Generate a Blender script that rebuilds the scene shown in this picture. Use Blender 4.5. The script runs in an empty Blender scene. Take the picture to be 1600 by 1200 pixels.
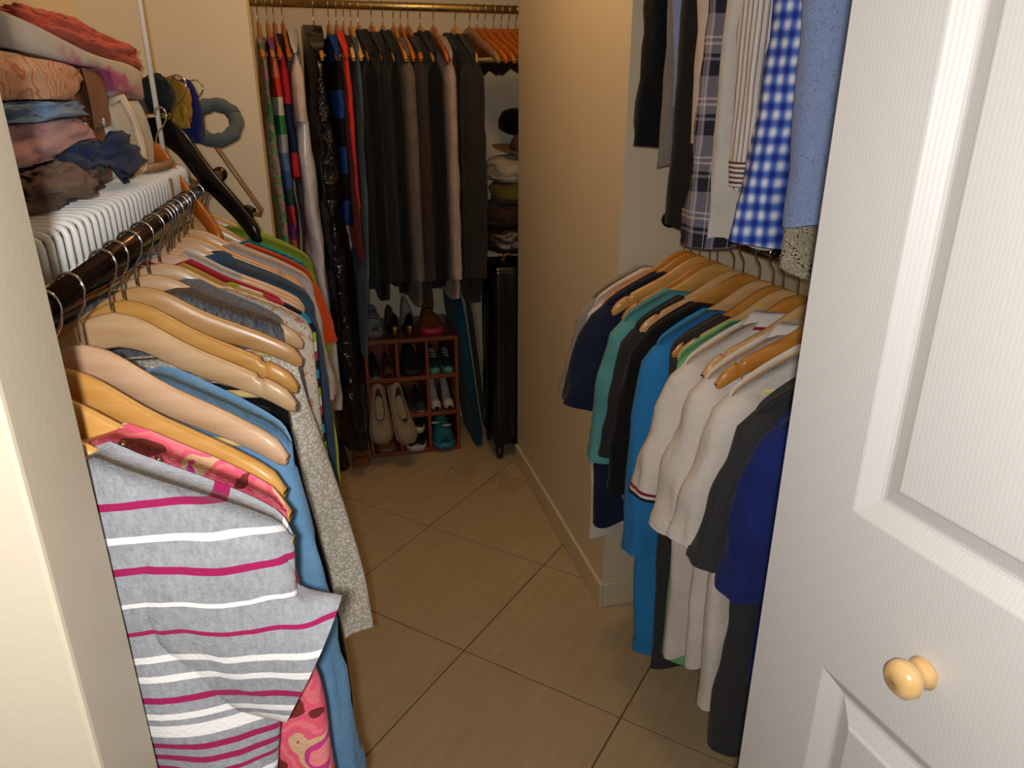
import bpy, math, random
from math import sin, cos, pi, radians, atan, sqrt, exp
from mathutils import Vector, Matrix, noise

# ------------------------------------------------------------------ camera
scene = bpy.context.scene
col = scene.collection
H = 1.5
F = 1140.0
TH = atan(437 / 1140.0)
YAW = radians(14.4)
cam_d = bpy.data.cameras.new('camera')
cam_d.sensor_fit = 'HORIZONTAL'
cam_d.sensor_width = 36.0
cam_d.lens = F / 1600 * 36
cam_d.clip_start = 0.02
cam = bpy.data.objects.new('camera', cam_d)
col.objects.link(cam)
cam.location = (0, 0, H)
cam.rotation_euler = (pi / 2 - TH, 0, -YAW)
scene.camera = cam

# ------------------------------------------------------------------ world and light
world = bpy.data.worlds.new('world')
scene.world = world
world.use_nodes = True
bg = world.node_tree.nodes['Background']
bg.inputs[0].default_value = (1.0, 0.86, 0.68, 1)
bg.inputs[1].default_value = 0.14


def lamp(name, kind, loc, energy, color, radius):
    d = bpy.data.lights.new(name, kind)
    d.energy = energy
    d.color = color
    d.shadow_soft_size = radius
    o = bpy.data.objects.new(name, d)
    col.objects.link(o)
    o.location = loc
    return o


# the compact camera's own flash, left of and above its lens
lamp('camera_flash', 'POINT', (-0.025, -0.05, H + 0.03), 33.0, (1.0, 0.965, 0.93), 0.012)
# the closet's warm ceiling bulb
lamp('closet_bulb', 'POINT', (0.34, 1.95, 2.28), 9.0, (1.0, 0.62, 0.30), 0.07)

vs = scene.view_settings
vs.view_transform = 'Standard'
vs.look = 'None'
vs.gamma = 1.0
vs.use_curve_mapping = False
vs.exposure = 0.0


# ------------------------------------------------------------------ colour and materials
def hx(h):
    h = h.lstrip('#')
    r = []
    for i in (0, 2, 4):
        c = int(h[i:i + 2], 16) / 255
        r.append(c / 12.92 if c <= 0.04045 else ((c + 0.055) / 1.055) ** 2.4)
    return (r[0], r[1], r[2], 1)


MATS = {}


class NT:
    def __init__(self, name):
        self.m = bpy.data.materials.new(name)
        self.m.use_nodes = True
        self.t = self.m.node_tree
        self.b = self.t.nodes['Principled BSDF']

    def n(self, kind, **kw):
        nd = self.t.nodes.new(kind)
        for k, v in kw.items():
            if k in nd.inputs:
                nd.inputs[k].default_value = v
            else:
                setattr(nd, k, v)
        return nd

    def l(self, a, b):
        self.t.links.new(a, b)

    def coord(self, scale=(1, 1, 1), rot=(0, 0, 0), out='Object'):
        tc = self.n('ShaderNodeTexCoord')
        mp = self.n('ShaderNodeMapping')
        mp.inputs['Scale'].default_value = scale
        mp.inputs['Rotation'].default_value = rot
        self.l(tc.outputs[out], mp.inputs['Vector'])
        return mp.outputs['Vector']

    def noise(self, vec, scale, detail=3, rough=0.55):
        nd = self.n('ShaderNodeTexNoise')
        nd.inputs['Scale'].default_value = scale
        nd.inputs['Detail'].default_value = detail
        nd.inputs['Roughness'].default_value = rough
        self.l(vec, nd.inputs['Vector'])
        return nd.outputs['Fac']

    def ramp(self, fac, stops, interp='LINEAR'):
        r = self.n('ShaderNodeValToRGB')
        e = r.color_ramp.elements
        r.color_ramp.interpolation = interp
        while len(e) > 1:
            e.remove(e[-1])
        e[0].position = stops[0][0]
        e[0].color = stops[0][1]
        for p, c in stops[1:]:
            x = e.new(p)
            x.color = c
        self.l(fac, r.inputs['Fac'])
        return r.outputs['Color']

    def mix(self, fac, a, b, mode='MIX'):
        m = self.n('ShaderNodeMix', data_type='RGBA', blend_type=mode)
        for s, v in ((m.inputs[0], fac), (m.inputs[6], a), (m.inputs[7], b)):
            if hasattr(v, 'links') or hasattr(v, 'is_linked'):
                self.l(v, s)
            else:
                s.default_value = v
        return m.outputs[2]

    def base(self, c):
        if isinstance(c, tuple):
            self.b.inputs['Base Color'].default_value = c
        else:
            self.l(c, self.b.inputs['Base Color'])

    def bump(self, h, strength=0.3, dist=0.002):
        b = self.n('ShaderNodeBump')
        b.inputs['Strength'].default_value = strength
        b.inputs['Distance'].default_value = dist
        self.l(h, b.inputs['Height'])
        self.l(b.outputs['Normal'], self.b.inputs['Normal'])

    def set(self, rough=0.6, metal=0.0, **kw):
        self.b.inputs['Roughness'].default_value = rough
        self.b.inputs['Metallic'].default_value = metal
        for k, v in kw.items():
            self.b.inputs[k].default_value = v
        return self.m


def plain(name, c, rough=0.5, metal=0.0, var=0.12, scale=30, bump=0.0, **kw):
    if name in MATS:
        return MATS[name]
    t = NT(name)
    v = t.coord()
    f = t.noise(v, scale)
    a = hx(c)
    lo = tuple(x * (1 - var) for x in a[:3]) + (1,)
    hi = tuple(min(1, x * (1 + var)) for x in a[:3]) + (1,)
    t.base(t.ramp(f, [(0.3, lo), (0.7, hi)]))
    if bump:
        t.bump(t.noise(v, scale * 4), bump)
    MATS[name] = t.set(rough, metal, **kw)
    return MATS[name]


def fab(c, c2=None, rough=0.9, fine=260, heather=0.0, bump=0.35, wrinkle=True):
    """woven or knitted cloth of one colour"""
    key = 'cloth_%s_%s_%s' % (c, c2, heather)
    if key in MATS:
        return MATS[key]
    t = NT(key)
    v = t.coord()
    a = hx(c)
    b = hx(c2) if c2 else tuple(x * 0.72 for x in a[:3]) + (1,)
    big = t.noise(v, 14, 2)
    if heather:
        f2 = t.noise(t.coord((1, 1, 0.45)), 210, 3, 0.7)
        colr = t.ramp(f2, [(0.5 - 0.5 * (1.05 - heather), b), (0.5 + 0.5 * (1.05 - heather), a)])
    else:
        colr = t.ramp(big, [(0.2, b if c2 else tuple(x * 0.88 for x in a[:3]) + (1,)), (0.75, a)])
    t.base(colr)
    w = t.n('ShaderNodeMath', operation='MULTIPLY_ADD')
    t.l(t.noise(v, 34, 3), w.inputs[0])
    w.inputs[1].default_value = 3.0 if wrinkle else 0.2
    t.l(t.noise(v, fine, 2), w.inputs[2])
    t.bump(w.outputs[0], bump, 0.003)
    t.b.inputs['Sheen Weight'].default_value = 0.08
    t.b.inputs['Specular IOR Level'].default_value = 0.2
    MATS[key] = t.set(rough)
    return MATS[key]


def pattern(name, kind, cs, scale=30, rough=0.85, rot=(0, 0, 0)):
    if name in MATS:
        return MATS[name]
    t = NT(name)
    C = [hx(c) for c in cs]
    v = t.coord(rot=rot)
    if kind == 'blotch':
        f = t.noise(v, scale, 2, 0.45)
        k = len(C)
        st = [(0.0, C[0])] + [(0.34 + 0.32 * i / (k - 1), C[i]) for i in range(1, k)]
        t.base(t.ramp(f, st, 'CONSTANT'))
    elif kind == 'floral':
        vo = t.n('ShaderNodeTexVoronoi')
        vo.inputs['Scale'].default_value = scale
        t.l(v, vo.inputs['Vector'])
        f1 = t.ramp(vo.outputs['Distance'], [(0, C[1]), (0.28, C[2]), (0.45, C[0])], 'CONSTANT')
        f2 = t.noise(v, scale * 1.6, 2)
        t.base(t.mix(t.ramp(f2, [(0, (0, 0, 0, 1)), (0.57, (1, 1, 1, 1))], 'CONSTANT'), f1, C[-1]))
    elif kind == 'lines':
        f = t.noise(v, scale, 2, 0.4)
        st = [(0, C[0])]
        for i in range(7):
            p = 0.3 + 0.06 * i
            st += [(p, C[1]), (p + 0.014, C[0])]
        t.base(t.ramp(f, st, 'CONSTANT'))
    elif kind in ('gingham', 'plaid', 'stripes', 'bands'):
        sep = t.n('ShaderNodeSeparateXYZ')
        # a little cloth wobble
        nz = t.n('ShaderNodeTexNoise')
        nz.inputs['Scale'].default_value = 9
        t.l(v, nz.inputs['Vector'])
        ad = t.n('ShaderNodeVectorMath', operation='MULTIPLY_ADD')
        t.l(nz.outputs['Color'], ad.inputs[0])
        ad.inputs[1].default_value = (min(0.012, 0.35 / scale),) * 3
        t.l(v, ad.inputs[2])
        t.l(ad.outputs[0], sep.inputs[0])
        sm = t.n('ShaderNodeMath', operation='SUBTRACT')
        t.l(sep.outputs[0], sm.inputs[0])
        t.l(sep.outputs[1], sm.inputs[1])

        def per(sock, sc, off=0.0):
            m = t.n('ShaderNodeMath', operation='MULTIPLY_ADD')
            t.l(sock, m.inputs[0])
            m.inputs[1].default_value = sc
            m.inputs[2].default_value = off
            fr = t.n('ShaderNodeMath', operation='FRACT')
            t.l(m.outputs[0], fr.inputs[0])
            return fr.outputs[0]
        W, K = (1, 1, 1, 1), (0, 0, 0, 1)
        if kind == 'gingham':
            st = [(0, K), (0.12, K), (0.42, W), (0.58, W), (0.88, K), (1, K)]
            a = t.ramp(per(sm.outputs[0], scale), st)
            b = t.ramp(per(sep.outputs[2], scale), st)
            c1 = t.mix(a, C[1], C[0])
            c2 = t.mix(a, C[2], C[1])
            t.base(t.mix(b, c2, c1))
        elif kind == 'plaid':
            a = t.ramp(per(sm.outputs[0], scale), [(0, C[0]), (0.3, C[1]), (0.36, C[2]), (0.4, C[1]), (0.62, C[0]), (0.75, C[2]), (0.78, C[0])], 'CONSTANT')
            b = t.ramp(per(sep.outputs[2], scale * 0.55), [(0, C[0]), (0.25, C[1]), (0.3, C[0]), (0.36, C[1]), (0.5, C[2]), (0.54, C[1]), (0.6, C[2]), (0.64, C[1])], 'CONSTANT')
            t.base(t.mix(0.5, a, b))
        elif kind == 'stripes':
            t.base(t.ramp(per(sm.outputs[0], scale), [(0, C[0]), (0.45, C[1]), (0.6, C[0]), (0.68, C[1]), (0.78, C[0])], 'CONSTANT'))
        else:
            k = len(C)
            t.base(t.ramp(per(sep.outputs[2], scale), [(i / k, C[i]) for i in range(k)], 'CONSTANT'))
    w = t.n('ShaderNodeMath', operation='MULTIPLY_ADD')
    t.l(t.noise(v, 34, 3), w.inputs[0])
    w.inputs[1].default_value = 3.0
    t.l(t.noise(v, 260, 2), w.inputs[2])
    t.bump(w.outputs[0], 0.3, 0.003)
    t.b.inputs['Specular IOR Level'].default_value = 0.25
    MATS[name] = t.set(rough)
    return MATS[name]


def sweater_mat():
    t = NT('striped_knit')
    v = t.coord()
    g = t.ramp(t.noise(t.coord((1, 1, 0.5)), 190, 4, 0.75), [(0.32, hx('8d9097')), (0.68, hx('a9acb3'))])
    nz = t.noise(t.coord((1, 1, 0.25)), 7, 2)
    sep = t.n('ShaderNodeSeparateXYZ')
    t.l(v, sep.inputs[0])
    m = t.n('ShaderNodeMath', operation='MULTIPLY_ADD')
    t.l(nz, m.inputs[0])
    m.inputs[1].default_value = 0.05
    t.l(sep.outputs[2], m.inputs[2])
    d = t.n('ShaderNodeMath', operation='MULTIPLY_ADD')
    t.l(m.outputs[0], d.inputs[0])
    d.inputs[1].default_value = -1.6
    d.inputs[2].default_value = 0.0
    N, M, Wt = (0, 0, 0, 1), (1, 0, 0, 1), (0, 1, 0, 1)
    st = [(0.0, N)]
    for z, wd, c in SW:
        p = z * 1.6
        st += [(p, c == 'm' and M or Wt), (p + wd * 1.6, N)]
    r = t.ramp(d.outputs[0], st, 'CONSTANT')
    s2 = t.n('ShaderNodeSeparateColor')
    t.l(r, s2.inputs[0])
    c1 = t.mix(s2.outputs[0], g, hx('a01f58'))
    c2 = t.mix(s2.outputs[1], c1, hx('f2f2f2'))
    t.base(c2)
    t.bump(t.noise(v, 330, 3), 0.5, 0.002)
    t.b.inputs['Specular IOR Level'].default_value = 0.15
    t.b.inputs['Sheen Weight'].default_value = 0.1
    return t.set(0.95)


SW = [(0.109, 0.007, 'm'), (0.142, 0.007, 'w'), (0.174, 0.007, 'm'), (0.210, 0.007, 'w'), (0.242, 0.007, 'm'),
      (0.273, 0.006, 'w'), (0.295, 0.006, 'w'), (0.318, 0.007, 'm'), (0.339, 0.006, 'w'), (0.353, 0.014, 'w'),
      (0.378, 0.007, 'm'), (0.395, 0.006, 'm'), (0.411, 0.006, 'm'), (0.429, 0.008, 'w')]


def wood(name, c1, c2, rough=0.35, axis=0):
    if name in MATS:
        return MATS[name]
    t = NT(name)
    sc = [18, 18, 18]
    sc[axis] = 2.2
    v = t.coord(tuple(sc))
    f = t.noise(v, 3.0, 5, 0.65)
    t.base(t.ramp(f, [(0.3, hx(c1)), (0.7, hx(c2))]))
    t.bump(f, 0.08, 0.001)
    t.b.inputs['Coat Weight'].default_value = 0.25
    t.b.inputs['Coat Roughness'].default_value = 0.2
    MATS[name] = t.set(rough)
    return MATS[name]


def paint(name, c, rough=0.55):
    t = NT(name)
    v = t.coord()
    a = hx(c)
    t.base(t.ramp(t.noise(v, 2.2, 3), [(0.3, tuple(x * 0.95 for x in a[:3]) + (1,)), (0.7, a)]))
    t.bump(t.noise(v, 130, 4), 0.12, 0.002)
    return t.set(rough)


def tile_mat():
    t = NT('beige_porcelain')
    v = t.coord((1, 1, 1), (0, 0, radians(-58)))
    tc = t.n('ShaderNodeTexCoord')
    oi = t.n('ShaderNodeObjectInfo')
    ad = t.n('ShaderNodeVectorMath', operation='ADD')
    mp = t.n('ShaderNodeMapping')
    mp.inputs['Scale'].default_value = (3.5, 44, 1)
    mp.inputs['Rotation'].default_value = (0, 0, radians(-14))
    sc = t.n('ShaderNodeVectorMath', operation='SCALE')
    t.l(oi.outputs['Location'], sc.inputs[0])
    sc.inputs['Scale'].default_value = 3.7
    t.l(tc.outputs['Object'], ad.inputs[0])
    t.l(sc.outputs[0], ad.inputs[1])
    t.l(ad.outputs[0], mp.inputs['Vector'])
    f = t.noise(mp.outputs[0], 1.0, 6, 0.7)
    g = t.noise(ad.outputs[0], 6, 3)
    c1 = t.ramp(f, [(0.25, hx('b09a77')), (0.5, hx('bea884')), (0.8, hx('ccb690'))])
    t.base(t.mix(0.25, c1, t.ramp(g, [(0.3, hx('b29b77')), (0.7, hx('c9b28b'))])))
    t.l(t.ramp(f, [(0.2, (0.30,) * 3 + (1,)), (0.8, (0.42,) * 3 + (1,))]), t.b.inputs['Roughness'])
    t.b.inputs['Specular IOR Level'].default_value = 0.4
    return t.m


M_wall = paint('cream_wall_paint', 'dfd1b4')
M_jamb = paint('jamb_wall_paint', 'c6bba6', 0.6)
M_white = paint('white_ceiling_paint', 'e9e2d2')
M_base = paint('baseboard_paint', 'dccdb0', 0.35)
M_tile = tile_mat()
M_grout = plain('grout', '6e5a40', 0.95)
M_chrome = plain('chrome_wire', 'c9c9cc', 0.16, 1.0, 0.03)
M_rod = plain('dark_polished_rod', '3a2a24', 0.18, 0.9, 0.2)
M_brass = plain('brassy_rod', 'b79a5e', 0.3, 0.9, 0.1)
M_wirewhite = plain('white_vinyl_wire', 'e6e8e6', 0.35, 0, 0.03)
M_blackp = plain('black_plastic', '121212', 0.35, 0, 0.2)
M_silver = plain('silver_leather', 'b4b8be', 0.25, 0.35, 0.1)
W_pale = wood('pale_maple', 'cfa679', 'e0bd92')
W_honey = wood('honey_wood', 'c88f45', 'dba95f')
W_tan = wood('tan_wood', 'c4945a', 'd6ac76')
W_pink = wood('pinkish_beech', 'd2a883', 'e2c09e')
W_amber = wood('amber_wood', 'b5742c', 'c98a3c')
W_orange = wood('orange_wood', 'a85512', 'c06a1c')
W_brown = wood('brown_wood', '8a6242', 'a27a58')
W_black = plain('black_lacquer', '0d0c0c', 0.22, 0, 0.2)
W_mahog = wood('mahogany', '6a2f14', '8a4420', 0.4)
W_bar = wood('yellow_dowel', 'd9b877', 'e6cb90')


# ------------------------------------------------------------------ mesh helpers
def mk(name, v, f, mat, parent=None, smooth=True, loc=None, rot=None):
    me = bpy.data.meshes.new(name)
    me.from_pydata([tuple(p) for p in v], [], f)
    me.validate()
    if smooth:
        me.polygons.foreach_set('use_smooth', [True] * len(me.polygons))
    me.update()
    me.materials.append(mat)
    return ob(name, me, parent, loc, rot)


def ob(name, me, parent=None, loc=None, rot=None):
    o = bpy.data.objects.new(name, me)
    col.objects.link(o)
    if parent is not None:
        o.parent = parent
    if loc is not None:
        o.location = loc
    if rot is not None:
        o.rotation_euler = rot
    return o


def tag(o, label, cat, group=None):
    o['label'] = label
    o['category'] = cat
    if group:
        o['group'] = group
    return o


def empty(name, label, cat, loc, rz=0.0, group=None, rx=0.0, ry=0.0):
    o = bpy.data.objects.new(name, None)
    col.objects.link(o)
    o.empty_display_size = 0.03
    o.location = loc
    o.rotation_euler = (rx, ry, rz)
    return tag(o, label, cat, group)


def box(x0, x1, y0, y1, z0, z1):
    v = [(x, y, z) for z in (z0, z1) for y in (y0, y1) for x in (x0, x1)]
    f = [(0, 2, 3, 1), (4, 5, 7, 6), (0, 1, 5, 4), (2, 6, 7, 3), (0, 4, 6, 2), (1, 3, 7, 5)]
    return v, f


def bbox(x0, x1, y0, y1, z0, z1, b=0.004):
    """box with chamfered edges"""
    import bmesh
    bm = bmesh.new()
    v, f = box(x0, x1, y0, y1, z0, z1)
    vs_ = [bm.verts.new(p) for p in v]
    for q in f:
        bm.faces.new([vs_[i] for i in q])
    bmesh.ops.bevel(bm, geom=bm.edges[:], offset=b, segments=2, affect='EDGES', profile=0.6)
    bm.verts.ensure_lookup_table()
    V = [tuple(p.co) for p in bm.verts]
    bm.verts.index_update()
    Fc = [tuple(p.index for p in q.verts) for q in bm.faces]
    bm.free()
    return V, Fc


def loft(rings, closed=True, cap0=True, cap1=True):
    n = len(rings[0])
    v = [p for r in rings for p in r]
    f = []
    for j in range(len(rings) - 1):
        for i in range(n if closed else n - 1):
            a, b = j * n + i, j * n + (i + 1) % n
            f.append((a, b, b + n, a + n))
    if cap0:
        f.append(tuple(reversed(range(n))))
    if cap1:
        f.append(tuple((len(rings) - 1) * n + i for i in range(n)))
    return v, f


def tube(pts, r, n=8, cap=True):
    pts = [Vector(p) for p in pts]
    if not isinstance(r, (list, tuple)):
        r = [r] * len(pts)
    rings = []
    up = None
    for i, p in enumerate(pts):
        d = (pts[min(i + 1, len(pts) - 1)] - pts[max(i - 1, 0)]).normalized()
        if up is None:
            up = d.orthogonal().normalized()
        up = (up - d * up.dot(d))
        up = up.normalized() if up.length > 1e-6 else d.orthogonal().normalized()
        s = d.cross(up)
        rings.append([p + (up * cos(2 * pi * k / n) + s * sin(2 * pi * k / n)) * r[i] for k in range(n)])
    return loft(rings, True, cap, cap)


def join(*vf):
    V, Fc = [], []
    for v, f in vf:
        o = len(V)
        V += list(v)
        Fc += [tuple(i + o for i in q) for q in f]
    return V, Fc


def lathe(prof, n=20, axis='z'):
    rings = []
    for r, h in prof:
        ring = []
        for k in range(n):
            a = 2 * pi * k / n
            p = (r * cos(a), r * sin(a), h)
            ring.append(p if axis == 'z' else (h, p[0], p[1]) if axis == 'x' else (p[0], h, p[1]))
        rings.append(ring)
    return loft(rings)


def spw(c, e):
    return math.copysign(abs(c) ** e, c)


def smooth(x):
    x = max(0.0, min(1.0, x))
    return x * x * (3 - 2 * x)


# ------------------------------------------------------------------ the room
def struct(name, vf, mat, parent=None, smooth_=False):
    o = mk(name, vf[0], vf[1], mat, parent, smooth_)
    if parent is None:
        o['kind'] = 'structure'
    return o


floor = struct('floor', box(-1.6, 2.2, -1.4, 3.75, -0.04, -0.003), M_grout)
TS = 0.495
P0 = Vector((0.292, 1.705, 0))
A = Vector((1, 1, 0)).normalized() * TS
B = Vector((1, -1, 0)).normalized() * TS
tv, tf = bbox(-TS / 2 + 0.0022, TS / 2 - 0.0022, -TS / 2 + 0.0022, TS / 2 - 0.0022, -0.008, 0.0, 0.0012)
tile_me = None
for i in range(-7, 6):
    for j in range(-5, 6):
        c = P0 + A * (i + 0.5) + B * (j + 0.5)
        if -0.75 < c.x < 1.75 and 0.2 < c.y < 3.6:
            if tile_me is None:
                t0 = mk('tile', tv, tf, M_tile, floor, False, c, (0, 0, pi / 4))
                tile_me = t0.data
            else:
                ob('tile', tile_me, floor, c, (0, 0, pi / 4))

struct('ceiling', box(-1.3, 2.2, 0.48, 3.75, 2.45, 2.5), M_white)
struct('wall_left', box(-0.68, -0.56, 0.595, 3.55, 0, 2.45), M_wall)
struct('wall_left_return', box(-0.56, -0.145, 2.30, 2.42, 0, 2.45), M_wall)
struct('wall_back', box(-0.68, 1.75, 3.42, 3.54, 0, 2.45), M_wall)
struct('wall_right', box(1.22, 1.34, 0.595, 1.80, 0, 2.45), M_wall)
struct('wall_partition', box(0.757, 1.75, 1.80, 2.85, 0, 2.45), M_wall)
struct('wall_right_back', box(1.63, 1.75, 2.85, 3.42, 0, 2.45), M_wall)
struct('wall_front', bbox(-1.3, -0.2, 0.48, 0.595, 0, 2.45, 0.004), M_jamb)
struct('wall_front_right', box(0.80, 2.2, 0.48, 0.595, 0, 2.45), M_jamb)
struct('wall_front_header', box(-0.2, 0.80, 0.48, 0.595, 2.06, 2.45), M_jamb)
struct('baseboard_partition', join(bbox(0.745, 0.7575, 1.788, 2.85, 0, 0.085, 0.004)), M_base)
struct('baseboard_alcove', join(bbox(0.7575, 1.22, 1.788, 1.8, 0, 0.085, 0.004)), M_base)
struct('baseboard_return', join(bbox(-0.56, -0.145, 2.288, 2.3, 0, 0.085, 0.004)), M_base)
struct('baseboard_back', join(bbox(-0.5, 1.6, 3.408, 3.42, 0, 0.085, 0.004)), M_base)


# ------------------------------------------------------------------ bifold door leaf
def door_mat():
    t = NT('white_grained_door')
    v = t.coord((1, 1, 1))
    w = t.n('ShaderNodeTexWave', wave_type='BANDS', bands_direction='X')
    w.inputs['Scale'].default_value = 70
    w.inputs['Distortion'].default_value = 9.0
    w.inputs['Detail'].default_value = 2
    w.inputs['Detail Scale'].default_value = 0.25
    t.l(t.coord((1, 1, 0.12)), w.inputs['Vector'])
    t.base(hx('cfcdca'))
    t.bump(w.outputs['Fac'], 0.10, 0.0008)
    return t.set(0.42)


def door():
    LW, TK, Z0, Z1 = 0.44, 0.034, 0.012, 2.03
    e = Vector((0.753 * 0.65, 0.65, 0))
    a = radians(6)
    root = empty('bifold_door', 'white grained moulded panel bifold door leaf with round wooden knob', 'door', e)
    # local x runs along the leaf towards the camera, local y out of the visible face
    root.rotation_euler = (0, 0, -(pi / 2 - a))
    # visible face looks towards -X world: local -y
    dm = door_mat()
    pans = [(0.105, LW - 0.105, 1.110, 1.90), (0.105, LW - 0.105, 0.16, 0.911)]
    xs = sorted({0, 0.105, LW - 0.105, LW})
    zs = sorted({Z0, 0.16, 0.911, 1.110, 1.90, Z1})
    V, Fc = [], []

    def quad(p):
        o = len(V)
        V.extend(p)
        Fc.append((o, o + 1, o + 2, o + 3))
    for fy, sgn in ((0.0, -1), (TK, 1)):
        for i in range(len(xs) - 1):
            for j in range(len(zs) - 1):
                x0, x1, z0, z1 = xs[i], xs[i + 1], zs[j], zs[j + 1]
                if any(abs(x0 - p[0]) < 1e-6 and abs(z0 - p[2]) < 1e-6 for p in pans):
                    continue
                q = [(x0, fy, z0), (x1, fy, z0), (x1, fy, z1), (x0, fy, z1)]
                quad(q if sgn < 0 else q[::-1])
    for q in ([(0, TK, Z0), (0, 0, Z0), (0, 0, Z1), (0, TK, Z1)], [(LW, 0, Z0), (LW, TK, Z0), (LW, TK, Z1), (LW, 0, Z1)],
              [(0, 0, Z1), (LW, 0, Z1), (LW, TK, Z1), (0, TK, Z1)], [(0, TK, Z0), (LW, TK, Z0), (LW, 0, Z0), (0, 0, Z0)]):
        quad(q)
    mk('door_frame', V, Fc, dm, root, False)
    steps = [(0, 0), (0.002, -0.0005), (0.006, -0.003), (0.020, -0.0115), (0.0235, -0.0125), (0.027, -0.0120), (0.045, -0.0035), (0.047, -0.0015), (0.049, -0.001)]
    for p in pans:
        for fy, sg in ((0.0, -1), (TK, 1)):
            rings = []
            for ins, dp in steps:
                y = fy + sg * dp
                rings.append([(p[0] + ins, y, p[2] + ins), (p[1] - ins, y, p[2] + ins), (p[1] - ins, y, p[3] - ins), (p[0] + ins, y, p[3] - ins)])
            v, f = loft(rings, True, False, True)
            mk('raised_panel', v, f, dm, root, False)
    kn = lathe([(0.0, 0), (0.014, 0), (0.016, 0.003), (0.0125, 0.008), (0.0115, 0.012), (0.015, 0.017), (0.0185, 0.024), (0.0175, 0.031), (0.012, 0.036), (0.0, 0.038)], 24, 'y')
    k = mk('knob', kn[0], kn[1], wood('knob_wood', 'dcae6c', 'e8c385', 0.25), root, True, (0.22, 0.0, 1.0), (0, 0, pi))
    k['label'] = 'round pale wooden knob'
    return root


dr = door()


# ------------------------------------------------------------------ hangers
PX = [0.0, 0.015, 0.03, 0.045, 0.06, 0.08, 0.10, 0.13, 0.16, 0.19, 0.215, 0.23, 0.30]
PZ = [-0.064, -0.066, -0.071, -0.079, -0.089, -0.102, -0.113, -0.127, -0.141, -0.157, -0.173, -0.186, -0.26]


def prof(x):
    x = abs(x)
    for i in range(len(PX) - 1):
        if x <= PX[i + 1]:
            k = (x - PX[i]) / (PX[i + 1] - PX[i])
            return PZ[i] + (PZ[i + 1] - PZ[i]) * k
    return PZ[-1]


def hanger_body(notch=True, thick=0.012, bow=0.0, wide=1.0):
    xs = [i * 0.01 for i in range(0, 22)] + [0.216, 0.2195, 0.2215]
    if notch:
        xs = sorted(xs + [0.172, 0.1745, 0.1805, 0.183])
    xs = [-x for x in reversed(xs[1:])] + xs
    rings = []
    for x in xs:
        ax = abs(x)
        zt = prof(ax)
        hgt = 0.046 - 0.016 * smooth(ax / 0.2)
        if ax > 0.205:
            k = (ax - 0.205) / 0.0166
            hgt *= sqrt(max(0.02, 1 - k * k))
            zt -= 0.012 * k * k
        if notch and 0.1735 < ax < 0.1815:
            zt -= 0.0045
            hgt -= 0.0045
        zb = zt - hgt
        t = thick * (1.0 + 0.25 * smooth(ax / 0.2)) / 2
        if ax > 0.212:
            t *= 0.75
        y0 = bow * (ax / 0.22) ** 2
        c = 0.0035
        ring = [(x, y0 - t, zb + c), (x, y0 - t + c, zb), (x, y0 + t - c, zb), (x, y0 + t, zb + c),
                (x, y0 + t, zt - c), (x, y0 + t - c, zt), (x, y0 - t + c, zt), (x, y0 - t, zt - c)]
        rings.append(ring)
    return loft(rings)


def hook_mesh():
    R = 0.0165
    pts = []
    for k in range(0, 15):
        a = radians(205 - k * 16.2)
        pts.append((R * cos(a), 0, R * sin(a)))
    pts += [(0.0125, 0, -0.018), (0.0045, 0, -0.029), (0.0005, 0, -0.038), (0, 0, -0.05), (0, 0, -0.07)]
    return tube(pts, 0.0018, 6)


def bar_mesh():
    return join(tube([(-0.175, 0.012, -0.181), (0.175, 0.012, -0.181)], 0.0055, 8))


HM = {}


def hanger(label, loc, rz, mat=None, bar=True, notch=True, group=None, name='wooden_hanger', ry=0.0, rx=0.0):
    mat = mat or W_tan
    k = (mat.name, notch)
    root = empty(name, label, 'hanger', loc, rz, group, rx, ry)
    if 'hook' not in HM:
        v, f = hook_mesh()
        HM['hook'] = mk('hook', v, f, M_chrome, root).data
    else:
        ob('hook', HM['hook'], root)
    if k not in HM:
        v, f = hanger_body(notch)
        HM[k] = mk('shoulder_bar', v, f, mat, root).data
        HM[k].polygons.foreach_set('use_smooth', [True] * len(HM[k].polygons))
    else:
        ob('shoulder_bar', HM[k], root)
    if bar:
        if 'bar' not in HM:
            v, f = bar_mesh()
            HM['bar'] = mk('trouser_bar', v, f, W_bar, root).data
        else:
            ob('trouser_bar', HM['bar'], root)
    return root


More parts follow.
